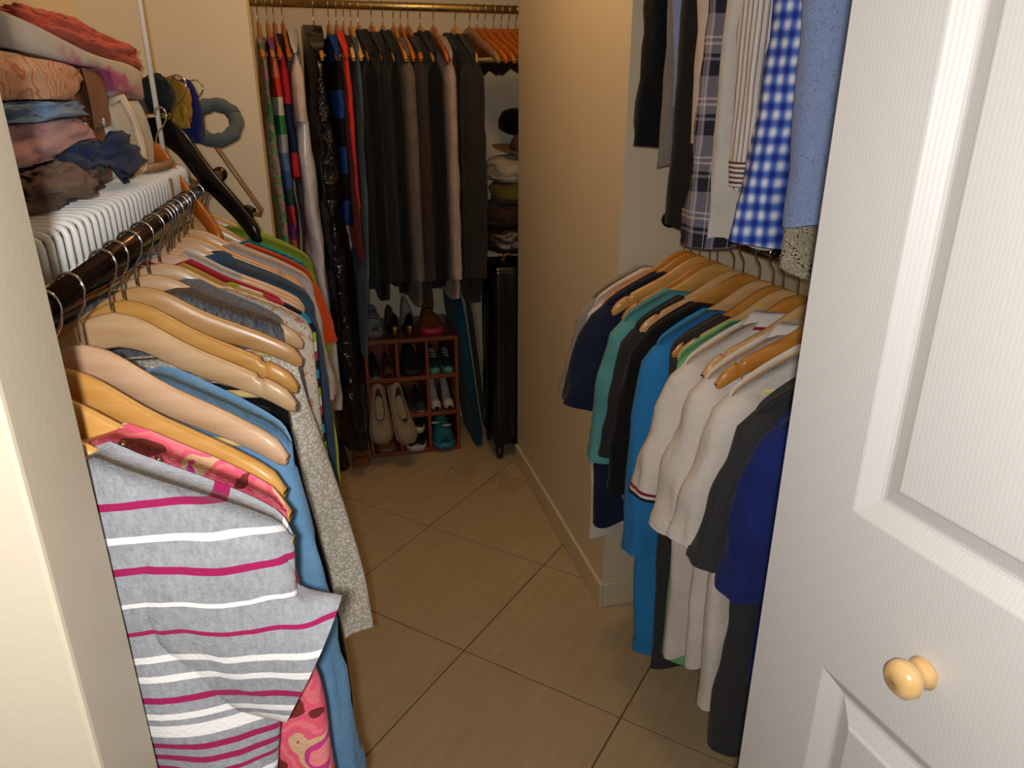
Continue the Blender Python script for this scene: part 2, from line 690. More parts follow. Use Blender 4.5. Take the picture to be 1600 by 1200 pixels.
# ------------------------------------------------------------------ garments
def body(W=0.22, L=0.75, T=0.03, hemW=0.2, neck=0.08, flat=None, seed=0, fold=0.008, n=60, m=26, bt=0.009,
         s0=0.0, s1=1.0, grow=0.0, skew=0.0, ndepth=0.015, wob=0.012, kf=1.0, lean=0.0, midW=None):
    if flat is None and W >= 0.2:
        W += 0.013
        bt = max(bt, 0.0155)
    rnd = random.Random(seed)
    ph = [rnd.uniform(0, 2 * pi) for _ in range(8)]
    k1 = rnd.uniform(24, 34) * kf
    k2 = rnd.uniform(50, 70) * kf
    V, Fc = [], []
    for j in range(m + 1):
        s = s0 + (s1 - s0) * j / m
        a = W + (hemW - W) * smooth(s * 1.15)
        if midW:
            a += (midW - (W + hemW) / 2) * sin(pi * min(1, s))
        for i in range(n):
            p = 2 * pi * i / n
            c, q = cos(p), sin(p)
            sh = spw(c, 0.72)
            u0 = W * sh
            if flat is not None:
                z0 = flat - 0.01 * abs(sh) ** 6
            else:
                z0 = prof(u0) + 0.0035
                if abs(u0) < neck:
                    z0 = prof(neck) + 0.003 - ndepth * (1 - (u0 / neck) ** 2)
                if abs(u0) > W * 0.955:
                    z0 -= 0.014 * ((abs(u0) / W - 0.955) / 0.045)
            z = z0 + (-L - z0) * (s ** 1.15) + wob * s * s * sin(7 * sh + ph[4])
            b = bt + (T - bt) * smooth(s / 0.35) + grow
            u = (a + grow) * sh
            fo = fold * (s ** 0.7)
            v = b * spw(q, 0.8)
            v += fo * sin(k1 * u + ph[0] + 1.5 * z) + 0.5 * fo * sin(k2 * u + ph[1] - 3 * z) * (0.5 + 0.5 * q)
            u += 0.6 * fo * sin(11 * z + ph[2] + 2 * q) + lean * s * s
            nz_ = noise.noise(Vector((u * 13 + seed * 1.7, z * 4.5, 2.0 if q > 0 else 6.0))) + 0.6 * noise.noise(Vector((u * 9 + z * 11 + seed, z * 9 - u * 6, 4.0)))
            v += skew * s * s + (0.9 * fold + 0.15 * T) * nz_ * smooth(s / 0.25)
            V.append((u, v, z))
    for j in range(m):
        for i in range(n):
            a_, b_ = j * n + i, j * n + (i + 1) % n
            Fc.append((a_, b_, b_ + n, a_ + n))
    if s0 == 0.0:
        for i in range(0, n // 2):
            i2 = (n - i) % n
            k = i + 1
            k2_ = n - k
            if i == 0:
                Fc.append((0, 1, n - 1))
            elif k == n // 2:
                Fc.append((i, n // 2, i2))
            else:
                Fc.append((i, k, k2_, i2))
    return V, Fc


def sleeve(side=1, x0=0.19, z0=-0.2, ang=22, ang2=None, ln=0.22, w0=0.07, w1=0.06, t0=0.028, t1=0.03, seed=0,
           fold=0.006, s0=0.0, s1=1.0, grow=0.0, n=28, m=18, dome=True, yo=0.0, ydrift=0.0):
    rnd = random.Random(seed * 7 + side + 3)
    ph = [rnd.uniform(0, 2 * pi) for _ in range(6)]
    ang2 = ang if ang2 is None else ang2
    # path
    N = 40
    P = [(x0, z0)]
    D = []
    for k in range(N + 1):
        a = radians(ang + (ang2 - ang) * smooth(k / N))
        D.append((sin(a), -cos(a)))
        if k < N:
            P.append((P[-1][0] + D[-1][0] * ln / N, P[-1][1] + D[-1][1] * ln / N))
    rings = []
    seq = [s0 + (s1 - s0) * j / m for j in range(m + 1)]
    if dome and s0 == 0.0:
        seq = [-0.3, -0.2] + seq
    for s in seq:
        k = max(0, min(N, int(round(s * N))))
        px, pz = P[k]
        d = D[k]
        sc = 1.0
        if s < 0:
            sc = 0.30 if s < -0.25 else 0.74
            off = 0.055 * (1 if s < -0.25 else 0.62)
            px -= d[0] * off
            pz -= d[1] * off
        e = (-d[1], d[0])
        w = (w0 + (w1 - w0) * smooth(max(0, s))) * sc + grow
        t = (t0 + (t1 - t0) * max(0, s)) * sc + grow
        ring = []
        fo = fold * max(0, s) ** 0.5
        for i in range(n):
            p = 2 * pi * i / n
            r1 = 1 + fo / 0.03 * (0.30 * sin(3 * p + ph[0] + 4 * s) + 0.22 * sin(5 * p + ph[1] - 5 * s))
            r1 += 0.16 * max(0, min(1, s * 4)) * noise.noise(Vector((cos(p) * 1.6 + seed * 2.3, sin(p) * 1.6 + side, s * ln * 16 + cos(p) * 2)))
            cx = w * spw(cos(p), 0.85) * r1
            cy = t * spw(sin(p), 0.85) * r1
            ring.append((side * (px + e[0] * cx), cy + yo + ydrift * max(0, s), pz + e[1] * cx))
        rings.append(ring)
    v, f = loft(rings, True, s0 == 0.0 and dome, False)
    return v, f


def collar(kind, neck, mat, root, trim=None):
    zt = prof(neck) + 0.004
    n = 28
    rows = []
    if kind == 'polo':
        lev = [(0.90, 0.004, 1.0), (0.97, 0.014, 1.05), (1.12, 0.008, 1.35), (1.34, -0.020, 1.75)]
    else:
        lev = [(0.98, -0.012, 1.0), (0.96, 0.004, 1.0), (1.04, 0.006, 1.15), (1.10, -0.014, 1.25)]
    for sc, dz, sy in lev:
        row = []
        for i in range(n):
            p = 2 * pi * i / n
            u = neck * sc * cos(p)
            v = 0.017 * sy * sin(p)
            z = zt + dz - 0.012 * (1 - abs(cos(p))) * (1 if sin(p) < 0 else 0.4)
            row.append((u, v, z))
        rows.append(row)
    v, f = loft(rows, True, False, False)
    c = mk('collar', v, f, mat, root)
    if trim:
        v2 = []
        for k in (0.80, 1.02):
            v2.append([tuple(rows[2][i][q] + (rows[3][i][q] - rows[2][i][q]) * k + (0.0015 if q == 2 else 0) for q in range(3)) for i in range(n)])
        vv, ff = loft(v2, True, False, False)
        mk('collar_stripe', vv, ff, trim, c)
    return c


def garment(name, label, cat, loc, rz, mat, group=None, sl=None, col_=None, hem=None, cuff=None, cuff2=None, straps=None,
            trim=None, placket=None, both=True, **bk):
    root = empty(name, label, cat, loc, rz, group)
    v, f = body(**bk)
    mk('body', v, f, mat, root)
    if hem:
        b2 = dict(bk)
        b2.update(s0=0.955, s1=1.0, grow=0.0015, m=2)
        v, f = body(**b2)
        mk('hem_band', v, f, hem, root)
    if sl:
        smat = sl.pop('mat', mat)
        for side in ((1, -1) if both else (1,)):
            v, f = sleeve(side, seed=bk.get('seed', 0), **sl)
            s_ = mk('sleeve', v, f, smat, root)
            if cuff:
                k = dict(sl)
                k.update(s0=cuff[1], s1=1.01, grow=0.0018, m=3, dome=False)
                v, f = sleeve(side, seed=bk.get('seed', 0), **k)
                mk('cuff', v, f, cuff[0], s_)
            if cuff2:
                k = dict(sl)
                k.update(s0=cuff2[1], s1=cuff2[2], grow=0.0028, m=2, dome=False)
                v, f = sleeve(side, seed=bk.get('seed', 0), **k)
                mk('cuff_stripe', v, f, cuff2[0], s_)
    if col_:
        collar(col_, bk.get('neck', 0.08), mat, root, trim)
    if straps:
        for sx in (-1, 1):
            x = straps
            p = [(sx * (x - 0.02), 0.013, bk.get('flat', -0.25) - 0.01), (sx * x, 0.011, prof(x) - 0.02), (sx * x, 0.004, prof(x) + 0.003),
                 (sx * x, -0.011, prof(x) - 0.02), (sx * (x - 0.02), -0.014, bk.get('flat', -0.25) - 0.01)]
            v, f = tube(p, 0.006, 8)
            mk('strap', v, f, mat, root)
    if placket:
        v, f = [], []
        for k in range(5):
            b1 = lathe([(0, 0), (0.005, 0), (0.005, 0.002), (0, 0.003)], 10, 'y')
            mk('button', b1[0], b1[1], placket, root, True, (0.0, -bk.get('T', 0.03) - 0.006, -0.2 - 0.09 * k))
    return root




# ------------------------------------------------------------------ rods and wire shelf
def rod(label, p, q, r, mat, name='hanging_rod'):
    root = empty(name, label, 'rod', p)
    d = Vector(q) - Vector(p)
    v, f = tube([(0, 0, 0), tuple(d)], r, 20)
    mk('rod_tube', v, f, mat, root)
    for end, sg in (((0, 0, 0), 1), (tuple(d), -1)):
        k = d.normalized() * 0.012 * sg
        e = Vector(end)
        v, f = tube([e, e + k], r * 1.5, 20)
        mk('rod_socket', v, f, mat, root)
    return root


LX, LZ = -0.27, 1.315
RX, RZ = 0.89, 1.215
BY, BZ = 3.06, 1.842
rod('dark polished rod under the white wire shelf', (LX, 0.6, LZ - 0.0005), (LX, 2.30, LZ - 0.0005), 0.0135, M_rod)
rod('lower rod in the right alcove carrying polo shirts', (RX, 0.6, RZ), (RX, 1.80, RZ), 0.0135, M_rod)
rod('upper rod in the right alcove carrying long sleeved shirts', (RX, 0.6, 2.16), (RX, 1.80, 2.16), 0.0135, M_rod)
rod('brassy rod across the back of the closet', (-0.56, BY, BZ), (1.63, BY, BZ), 0.0145, M_brass)

SZ = 1.366
shelf = empty('wire_shelf', 'white coated wire shelf along the left wall above the rod', 'shelf', (-0.511, 0.6, SZ))
wv, wf = tube([(-0.049, 0, 0), (0.12, 0, 0), (0.204, 0, 0), (0.2105, 0, -0.0015), (0.2150, 0, -0.005), (0.2168, 0, -0.011), (0.217, 0, -0.052)], 0.0043, 8)
w_me = None
for k in range(43):
    y = 0.01 + k * 0.0302
    if w_me is None:
        w_me = mk('shelf_wire', wv, wf, M_wirewhite, shelf, True, (0, y, 0)).data
    else:
        ob('shelf_wire', w_me, shelf, (0, y, 0))
for x, z in ((0.217, -0.052), (0.20, -0.008), (0.10, -0.008), (0.008, -0.008)):
    v, f = tube([(x, 0, z), (x, 1.27, z)], 0.004, 8)
    mk('long_wire', v, f, M_wirewhite, shelf)
v, f = bbox(0.2125, 0.2235, 1.035, 1.058, -0.052, -0.006, 0.002)
mk('shelf_clip', v, f, plain('tan_clip', 'a58a6c', 0.5), shelf)
v, f = tube([(0.178, 1.268, 0.0), (0.178, 1.268, 0.60)], 0.0055, 8)
mk('brace', v, f, M_wirewhite, shelf)

# ------------------------------------------------------------------ left rail, near to far
GL = 'wooden hangers on the left rod'
GG = 'clothes on the left rod'


def LH(y, label, mat, rz=0.0, **k):
    return hanger(label, (LX, y, LZ), radians(rz), mat, group=GL, **k)


def LG(name, y, label, cat, mat, rz=0.0, dz=0.0, **k):
    return garment(name, label, cat, (LX, y, LZ + dz), radians(rz), mat, GG, **k)


LH(0.648, 'honey wooden hanger inside the grey striped sweater', W_honey, -9, notch=False)
LG('striped_sweater', 0.645, 'grey knit sweater with maroon and white stripes, nearest on the left rod', 'sweater', sweater_mat(), -9, dz=0.002,
   W=0.208, L=0.80, T=0.022, hemW=0.15, neck=0.07, seed=3, fold=0.010, bt=0.014,
   sl=dict(x0=0.138, z0=-0.212, ang=8, ang2=64, ln=0.158, w0=0.076, w1=0.072, t0=0.024, t1=0.028, fold=0.003), n=60, m=26)
LH(0.715, 'pale wooden hanger holding the pink printed dress', W_honey, -14, notch=False)
pk = pattern('pink_print', 'blotch', ['7a2f2a', 'e8607a', 'f07a84', 'e8607a', 'd9b08a', 'c93f86', 'f58a8f'], 15, 0.6, (0, 0.5, 0))
d = LG('printed_dress', 0.708, 'pink and coral printed dress with beaded shoulder behind the striped sweater', 'dress', pk, -14,
       W=0.205, L=1.05, T=0.03, hemW=0.24, neck=0.075, seed=11, fold=0.014)
for k in range(10):
    sx = 0.045 + 0.0016 * (k % 5) * 0
    bd = lathe([(0, -0.004), (0.003, -0.003), (0.0042, 0), (0.003, 0.003), (0, 0.004)], 8)
    xx = (0.082, 0.112)[k // 5]
    mk('bead', bd[0], bd[1], plain('copper_bead', '8c5a3c', 0.25, 0.8), d, True, (xx, -0.0165, prof(xx) - 0.002 - 0.011 * (k % 5)))
v, f = lathe([(0, 0), (0.008, 0.0005), (0.006, 0.003), (0, 0.004)], 6, 'y')
mk('flower_stone', v, f, plain('pink_crystal', 'f3c6dc', 0.1, 0.2), d, True, (0.097, -0.017, prof(0.097) - 0.022), (0, 0, pi))
LH(0.785, 'honey wooden hanger just behind the pink dress', W_honey, -20, notch=False)
LG('navy_trousers', 0.79, 'dark navy trousers folded over a hanger behind the pink dress', 'trousers', fab('15161f'), -20,
   W=0.15, L=0.75, T=0.02, hemW=0.15, flat=-0.178, seed=5, fold=0.004)
LH(0.865, 'smooth pinkish hanger in front of the light blue shirt', W_pink, -20, notch=False)
LG('blue_shirt', 0.893, 'light blue shirt hanging on the left rod beside black clothes', 'shirt', fab('6f9dc4', '5c89b2'), -18,
   W=0.21, L=1.0, T=0.03, hemW=0.215, neck=0.08, seed=8, fold=0.008,
   sl=dict(x0=0.17, z0=-0.235, ang=8, ang2=3, ln=0.5, w0=0.055, w1=0.05, t0=0.026, t1=0.026), cuff=(fab('6f9dc4', '5c89b2'), 0.9))
LH(1.003, 'pale grained hanger with a notch and yellow trouser bar', W_pale, -14)
LH(1.068, 'honey hanger with a notch behind the pale grained one', W_honey, -13)
LG('black_dress', 1.05, 'long black dress hanging beside the light blue shirt', 'dress', fab('0c0d11'), -8,
   W=0.20, L=0.98, T=0.022, hemW=0.255, flat=-0.185, seed=9, fold=0.010)
LG('black_trousers', 1.01, 'black trousers folded over the pale grained hanger', 'trousers', fab('0d0d10'), -14,
   W=0.185, L=0.85, T=0.016, hemW=0.185, flat=-0.190, seed=15, fold=0.004)
LH(1.15, 'tan hanger above the crochet cardigan', W_tan, -4, notch=False)
LG('crochet_cardigan', 1.155, 'beige open crochet cardigan hanging below the tan hanger', 'cardigan', pattern('crochet', 'floral', ['c0b8a8', 'f2ede2', 'ebe4d7', 'e2dacb'], 190, 0.95), 0,
   W=0.21, L=0.75, T=0.035, hemW=0.29, flat=-0.175, seed=21, fold=0.012, wob=0.02)
LG('grey_pullover', 1.24, 'charcoal heather pullover shoulder behind the tan hanger', 'pullover', fab('7d8188', '4a4e55', heather=0.75), -2,
   W=0.195, L=0.78, T=0.055, hemW=0.2, neck=0.05, seed=22, fold=0.008, bt=0.055,
   sl=dict(x0=0.16, z0=-0.235, ang=5, ang2=0, ln=0.4, w0=0.055, w1=0.045, t0=0.03, t1=0.028))
LH(1.235, 'tan hanger inside the charcoal heather pullover', W_pale, -2)
LG('speckled_top', 1.32, 'cream speckled top beside the charcoal heather pullover', 'top', pattern('speckle', 'blotch', ['c98f7a', 'd8cbb6', 'd8cbb6', 'e2d8c6', 'b7a48c'], 90), 0,
   W=0.222, L=0.85, T=0.025, hemW=0.23, neck=0.09, seed=23, fold=0.008)
LH(1.325, 'pale hanger inside the cream speckled top', W_pale, 0, notch=False)
LG('lime_blouse', 1.355, 'black top with lime green edging near the denim jacket', 'top', pattern('limeblack', 'bands', ['9cc229', '1c2230', '2aa0c8', '1c2230', 'c23a4a', 'e2d8c6'], 9), 0,
   W=0.228, L=0.86, T=0.025, hemW=0.235, neck=0.1, seed=24, fold=0.008)
LG('yellow_dress', 1.338, 'mustard yellow dress with red neckline near the hooks', 'dress', fab('c9a550'), 0,
   W=0.17, L=0.9, T=0.03, hemW=0.2, neck=0.03, seed=25, fold=0.008)
LG('red_cardigan', 1.378, 'red cardigan shoulder behind the mustard yellow dress', 'cardigan', fab('b01a2c'), 0,
   W=0.19, L=0.8, T=0.028, hemW=0.2, neck=0.03, seed=26, fold=0.006, bt=0.016)
for k, y in enumerate((1.405, 1.435, 1.465)):
    LH(y, ['pinkish hanger just behind the red cardigan', 'middle one of three pinkish hangers before the denim jacket', 'pinkish hanger touching the denim jacket'][k], W_pink, 0, notch=False)
LG('white_knit', 1.44, 'white fuzzy knit bunched beside the denim jacket', 'top', fab('d6d8dc', 'aab0b8', heather=0.5), 0,
   W=0.12, L=0.7, T=0.03, hemW=0.13, neck=0.02, seed=27, fold=0.008, bt=0.022)
LG('denim_jacket', 1.525, 'faded blue denim jacket hanging on the left rod', 'jacket', fab('3f5874', '2d425c'), 1,
   W=0.225, L=0.76, T=0.05, hemW=0.225, neck=0.08, seed=28, fold=0.006, bt=0.042,
   sl=dict(x0=0.19, z0=-0.24, ang=5, ang2=0, ln=0.40, w0=0.05, w1=0.045, t0=0.03, t1=0.028), cuff=(fab('3f5874', '2d425c'), 0.92), col_='polo')
LH(1.525, 'pale hanger inside the denim jacket', W_pale, 1)
LH(1.59, 'pale hanger between denim jacket and white blouse', W_pale, 0)
LH(1.625, 'honey hanger between denim jacket and white blouse', W_tan, -2)
LH(1.69, 'pinkish hanger inside the off white blouse', W_pink, 0)
LG('white_blouse', 1.69, 'sheer off white blouse with drooping sleeves behind the denim jacket', 'blouse', fab('c9c0bc', 'b3a9a6'), 0,
   W=0.225, L=0.7, T=0.035, hemW=0.235, neck=0.07, seed=29, fold=0.010, bt=0.03,
   sl=dict(x0=0.185, z0=-0.235, ang=8, ang2=3, ln=0.24, w0=0.055, w1=0.055, t0=0.034, t1=0.04))
LG('orange_blouse', 1.76, 'orange blouse with frayed sleeve behind the off white blouse', 'blouse', fab('d9501c', 'b83c10'), 0,
   W=0.225, L=0.66, T=0.03, hemW=0.25, neck=0.1, seed=30, fold=0.012,
   sl=dict(x0=0.195, z0=-0.235, ang=14, ang2=10, ln=0.13, w0=0.055, w1=0.06, t0=0.026, t1=0.026))
LG('turquoise_top', 1.81, 'turquoise printed top between off white blouse and lime shirt', 'top', pattern('turq', 'floral', ['1f9c9a', '2b6f9c', '2fb3a8', '28608c'], 60), 0,
   W=0.215, L=0.7, T=0.03, hemW=0.22, neck=0.1, seed=31, fold=0.008, bt=0.018)
LH(1.82, 'tan hanger inside the turquoise printed top', W_tan, 0)
LG('lime_shirt', 1.93, 'lime green shirt at the far end of the left rod', 'shirt', fab('8ea637', '76902a'), 0,
   W=0.225, L=0.78, T=0.04, hemW=0.25, neck=0.06, seed=32, fold=0.012, bt=0.04,
   sl=dict(x0=0.185, z0=-0.235, ang=8, ang2=3, ln=0.22, w0=0.055, w1=0.055, t0=0.03, t1=0.03))
LH(1.93, 'brown hanger inside the lime green shirt', W_tan, 0)
LG('yellow_skirt', 1.57, 'neon yellow long skirt hem showing low beside the cardigan', 'skirt', fab('b8c832', '9aac28'), 0,
   W=0.2, L=0.62, T=0.02, hemW=0.265, flat=-0.22, seed=33, fold=0.012)
o_ = hanger('orange hanger tilted over the end of the wire shelf', (-0.315, 1.80, 1.478), radians(-36), W_orange, bar=False, notch=False, group=GL, ry=radians(25))
o_ = hanger('large glossy black hanger tilted beside the shelf end', (-0.285, 1.89, 1.54), radians(-28), W_black, bar=False, notch=False, group=GL, name='black_hanger', ry=radians(24))
o_.scale = (1.28, 1.28, 1.28)

# trouser hanger with clips at the end of the rod
th = empty('clip_hanger', 'slim brown trouser hanger with black clips beside the cream wall', 'hanger', (-0.285, 2.16, 1.54), radians(-18), GL, 0.0, radians(27))
th.scale = (1.15, 1.15, 1.15)
ob('hook', HM['hook'], th)
v, f = tube([(0, 0, -0.055), (0.02, 0, -0.06), (0.225, 0, -0.185), (0.226, 0, -0.197), (0.21, 0, -0.202), (0, 0, -0.196)], 0.0062, 8)
v2, f2 = tube([(0, 0, -0.055), (-0.02, 0, -0.06), (-0.225, 0, -0.185), (-0.226, 0, -0.197), (-0.21, 0, -0.202), (0, 0, -0.196)], 0.0062, 8)
mk('triangle_frame', *join((v, f), (v2, f2)), W_brown, th)
for x in (0.2, -0.2):
    v, f = bbox(x - 0.012, x + 0.012, -0.012, 0.012, -0.228, -0.19, 0.003)
    mk('clip', v, f, M_blackp, th)

# ------------------------------------------------------------------ right alcove, lower rod, far to near
GR = 'wooden hangers on the lower right rod'
GQ = 'shirts on the lower right rod'


def RH(y, label, mat, rz=0.0, **k):
    return hanger(label, (RX, y, RZ), pi + radians(rz), mat, group=GR, **k)


def RG(name, y, label, cat, mat, rz=0.0, **k):
    return garment(name, label, cat, (RX, y, RZ), pi + radians(rz), mat, GQ, **k)


SS = lambda **k: dict(dict(x0=0.19, z0=-0.235, ang=16, ang2=10, ln=0.2, w0=0.07, w1=0.066, t0=0.03, t1=0.034, fold=0.006), **k)
c_navy, c_teal, c_char, c_blk = fab('1b2740', '141d33'), fab('5fa3a4', '4a8c8e'), fab('2b2b2d'), fab('111113')
c_blue, c_green, c_wht, c_dgrey, c_roy = fab('2f86c8', '2474b2', heather=0.3), fab('7cc08a', '68ab78', heather=0.3), fab('ded6cd', 'cfc6bc'), fab('3b3b3d', '2c2c2e', heather=0.3), fab('1d2b70', '162258')
RG('grey_shirt', 1.745, 'grey shirt edge peeking from behind the navy polo', 'shirt', fab('9a8f84'), 0,
   W=0.22, L=0.83, T=0.02, hemW=0.2, neck=0.09, seed=40, sl=SS(ln=0.24, ang=18))
RG('white_undershirt', 1.71, 'white shirt showing below the navy polo', 'shirt', c_wht, 0,
   W=0.22, L=0.88, T=0.02, hemW=0.225, neck=0.09, seed=41, sl=SS(ln=0.235, ang=14, x0=0.18))
RG('navy_polo', 1.655, 'navy blue polo, farthest full shirt on the lower right rod', 'shirt', c_navy, 0,
   W=0.222, L=0.80, T=0.032, hemW=0.235, neck=0.085, seed=42, bt=0.014, sl=SS(ln=0.225, ang=22, ang2=14, t0=0.04, t1=0.045, w0=0.075, w1=0.075), cuff=(c_navy, 0.9))
RH(1.70, 'amber hanger behind the navy polo', W_amber, 4)
RH(1.66, 'amber hanger inside the navy polo', W_amber, 0)
RH(1.615, 'honey hanger lying over the navy polo shoulder', W_honey, -2)
RH(1.565, 'amber hanger between navy polo and teal shirt', W_amber, 2)
RG('teal_shirt', 1.53, 'soft teal shirt hanging beside the navy polo', 'shirt', c_teal, 0,
   W=0.22, L=0.66, T=0.04, hemW=0.2, neck=0.115, seed=43, bt=0.014, sl=SS(ln=0.31, ang=14, ang2=4, t0=0.036, t1=0.036), cuff=(c_teal, 0.93))
RH(1.53, 'honey hanger inside the teal shirt', W_honey, 0)
RG('charcoal_tee', 1.465, 'charcoal tee between teal shirt and black shirt', 'shirt', c_char, 0,
   W=0.22, L=0.70, T=0.03, hemW=0.2, neck=0.12, seed=44, bt=0.012, sl=SS(ln=0.27, ang=12, ang2=5))
RH(1.455, 'light hanger inside the charcoal tee', W_tan, 0)
RH(1.415, 'amber hanger with notched tip over the black shirt', W_amber, -1)
RG('black_shirt', 1.405, 'black shirt between charcoal tee and bright blue sweatshirt', 'shirt', c_blk, 0,
   W=0.22, L=0.74, T=0.035, hemW=0.2, neck=0.115, seed=45, bt=0.012, sl=SS(ln=0.33, ang=12, ang2=4))
RG('blue_sweatshirt', 1.345, 'bright blue long sweatshirt with ribbed hem', 'sweatshirt', c_blue, 0,
   W=0.22, L=1.0, T=0.035, hemW=0.235, neck=0.115, seed=46, bt=0.014, hem=c_blue, sl=SS(ln=0.46, ang=8, ang2=1, w1=0.045, t1=0.03), cuff=(c_blue, 0.93))
RH(1.35, 'tan hanger inside the bright blue sweatshirt', W_tan, 0)
RG('dark_grey_shirt', 1.295, 'dark grey long shirt between blue sweatshirt and mint shirt', 'shirt', c_dgrey, 0,
   W=0.21, L=1.01, T=0.03, hemW=0.205, neck=0.115, seed=47)
RG('mint_shirt', 1.25, 'mint green shirt between dark grey and white polo', 'shirt', c_green, 0,
   W=0.215, L=0.93, T=0.03, hemW=0.20, neck=0.11, seed=48, bt=0.014)
RH(1.30, 'amber hanger inside the dark grey long shirt', W_amber, 2)
RH(1.265, 'tan hanger inside the mint green shirt', W_tan, 0)
m_red, m_dk = fab('8e1f2c'), fab('1c1c20')
RG('white_polo', 1.215, 'white polo with red and black striped collar and cuffs', 'shirt', c_wht, 0, trim=m_red, col_='polo',
   W=0.222, L=0.90, T=0.032, hemW=0.215, neck=0.09, seed=49, bt=0.014, sl=SS(ln=0.25, ang=20, ang2=14, t0=0.034, t1=0.04), cuff=(m_dk, 0.965), cuff2=(m_red, 0.93, 0.95))
RH(1.215, 'amber hanger inside the striped collar white polo', W_amber, 0)
RH(1.165, 'tan hanger between the two white polos', W_tan, 1)
RG('plain_polo', 1.13, 'plain white polo in the middle of the white shirts', 'shirt', c_wht, 0, col_='polo',
   W=0.222, L=0.84, T=0.035, hemW=0.215, neck=0.09, seed=50, bt=0.014, sl=SS(ln=0.27, ang=18, ang2=8, t0=0.038, t1=0.042), cuff=(c_wht, 0.9))
RH(1.10, 'glossy amber hanger with free notched tip over the white polo', W_amber, -3)
RG('white_tee', 1.045, 'long white tee nearest among the white shirts', 'shirt', c_wht, 0, col_='crew',
   W=0.222, L=0.88, T=0.04, hemW=0.232, neck=0.085, seed=51, bt=0.014, hem=c_wht, sl=SS(ln=0.25, ang=18, ang2=12, t0=0.038, t1=0.04), cuff=(c_wht, 0.9))
RH(1.045, 'amber hanger inside the long white tee', W_amber, 0)
RG('charcoal_polo', 0.965, 'charcoal heather polo between white tee and royal blue shirt', 'shirt', c_dgrey, 0,
   W=0.222, L=0.91, T=0.04, hemW=0.235, neck=0.08, seed=52, bt=0.014, sl=SS(ln=0.25, ang=18, ang2=12, t0=0.034, t1=0.036), cuff=(c_dgrey, 0.93))
RH(0.97, 'amber hanger inside the charcoal heather polo', W_amber, 0)
RG('royal_blue_shirt', 0.905, 'royal blue shirt half hidden by the white door', 'shirt', c_roy, 0,
   W=0.222, L=0.7, T=0.035, hemW=0.21, neck=0.08, seed=53, bt=0.014, sl=SS(ln=0.26, ang=14, ang2=6, t0=0.034, t1=0.036))
RH(0.905, 'amber hanger inside the royal blue shirt', W_amber, 0)

# ------------------------------------------------------------------ right alcove, upper rod
GU = 'shirts on the upper right rod'


def UG(name, y, label, cat, mat, rz=0.0, **k):
    return garment(name, label, cat, (RX, y, 2.16), pi + radians(rz), mat, GU, **k)


LS = lambda **k: dict(dict(x0=0.15, z0=-0.24, ang=1, ang2=0, ln=0.55, w0=0.05, w1=0.045, t0=0.026, t1=0.026, fold=0.008), **k)
UG('black_long_shirt', 1.60, 'black shirt sleeve, farthest on the upper right rod', 'shirt', fab('0d0e12'), 0,
   W=0.18, L=0.70, T=0.025, hemW=0.15, seed=60, sl=LS(ln=0.51, x0=0.14, ang=-2, ang2=4, w1=0.05, t1=0.045))
UG('grey_long_shirt', 1.50, 'grey heather shirt between black shirt and dark jacket', 'shirt', fab('857d74', '6f675f', heather=0.4), 0,
   W=0.19, L=0.79, T=0.028, hemW=0.185, seed=61)
UG('pale_blue_shirt', 1.465, 'pale blue shirt sliver behind the dark jacket', 'shirt', fab('8494c0'), 0,
   W=0.2, L=0.66, T=0.02, hemW=0.18, seed=62)
UG('dark_jacket', 1.41, 'very dark brown jacket hem on the upper right rod', 'jacket', fab('231e1b', '191513'), 0,
   W=0.195, L=0.905, T=0.045, hemW=0.195, seed=63, fold=0.003)
UG('cream_shirt', 1.335, 'cream shirt sleeve beside the dark jacket', 'shirt', fab('cbb8a6'), 0,
   W=0.2, L=0.7, T=0.02, hemW=0.18, seed=64, sl=LS(ln=0.49, x0=0.16, w1=0.03, t1=0.02))
m_plaid = pattern('navy_plaid', 'plaid', ['23242f', '8d8896', 'd8cfcb'], 18)
UG('plaid_shirt', 1.30, 'navy and grey plaid shirt with buttoned cuffs', 'shirt', m_plaid, 0,
   W=0.19, L=0.84, T=0.026, hemW=0.17, seed=65, sl=LS(ln=0.68, x0=0.15, ang=-1, ang2=2, w0=0.045, w1=0.05, t1=0.042), cuff=(m_plaid, 0.91))
UG('white_long_shirt', 1.24, 'white shirt tail beside the plaid shirt', 'shirt', fab('c9c3bb', 'b7b1aa'), 0,
   W=0.19, L=0.905, T=0.025, hemW=0.195, seed=66)
m_bst = pattern('brown_stripe', 'stripes', ['d6cfc8', '6a4a44', '4a3a3c'], 85)
m_bst2 = pattern('brown_stripe_cross', 'bands', ['d6cfc8', '6a4a44', 'd6cfc8', '5a4240'], 60)
UG('striped_shirt', 1.195, 'brown and white striped shirt with cross striped cuff', 'shirt', m_bst, 0,
   W=0.2, L=0.8, T=0.025, hemW=0.18, seed=67, sl=LS(ln=0.555, x0=0.145, w1=0.036, t1=0.026), cuff=(m_bst2, 0.93))
m_ging = pattern('blue_gingham', 'gingham', ['e0e4f0', '4f70c4', '1c2f92'], 38)
UG('gingham_shirt', 1.13, 'blue and white gingham shirt with buttoned cuffs', 'shirt', m_ging, 0, placket=plain('navy_button', '2a3a80', 0.3),
   W=0.19, L=0.80, T=0.03, hemW=0.17, seed=68, sl=LS(ln=0.65, x0=0.135, ang=-4, ang2=9, w0=0.045, w1=0.05, t1=0.04), cuff=(m_ging, 0.9))
m_pais = pattern('paisley_blue', 'lines', ['8497c4', '75829f'], 42)
UG('paisley_shirt', 1.02, 'light blue paisley textured shirt next to the white door', 'shirt', m_pais, 0,
   W=0.2, L=0.845, T=0.045, hemW=0.19, seed=69, fold=0.004)
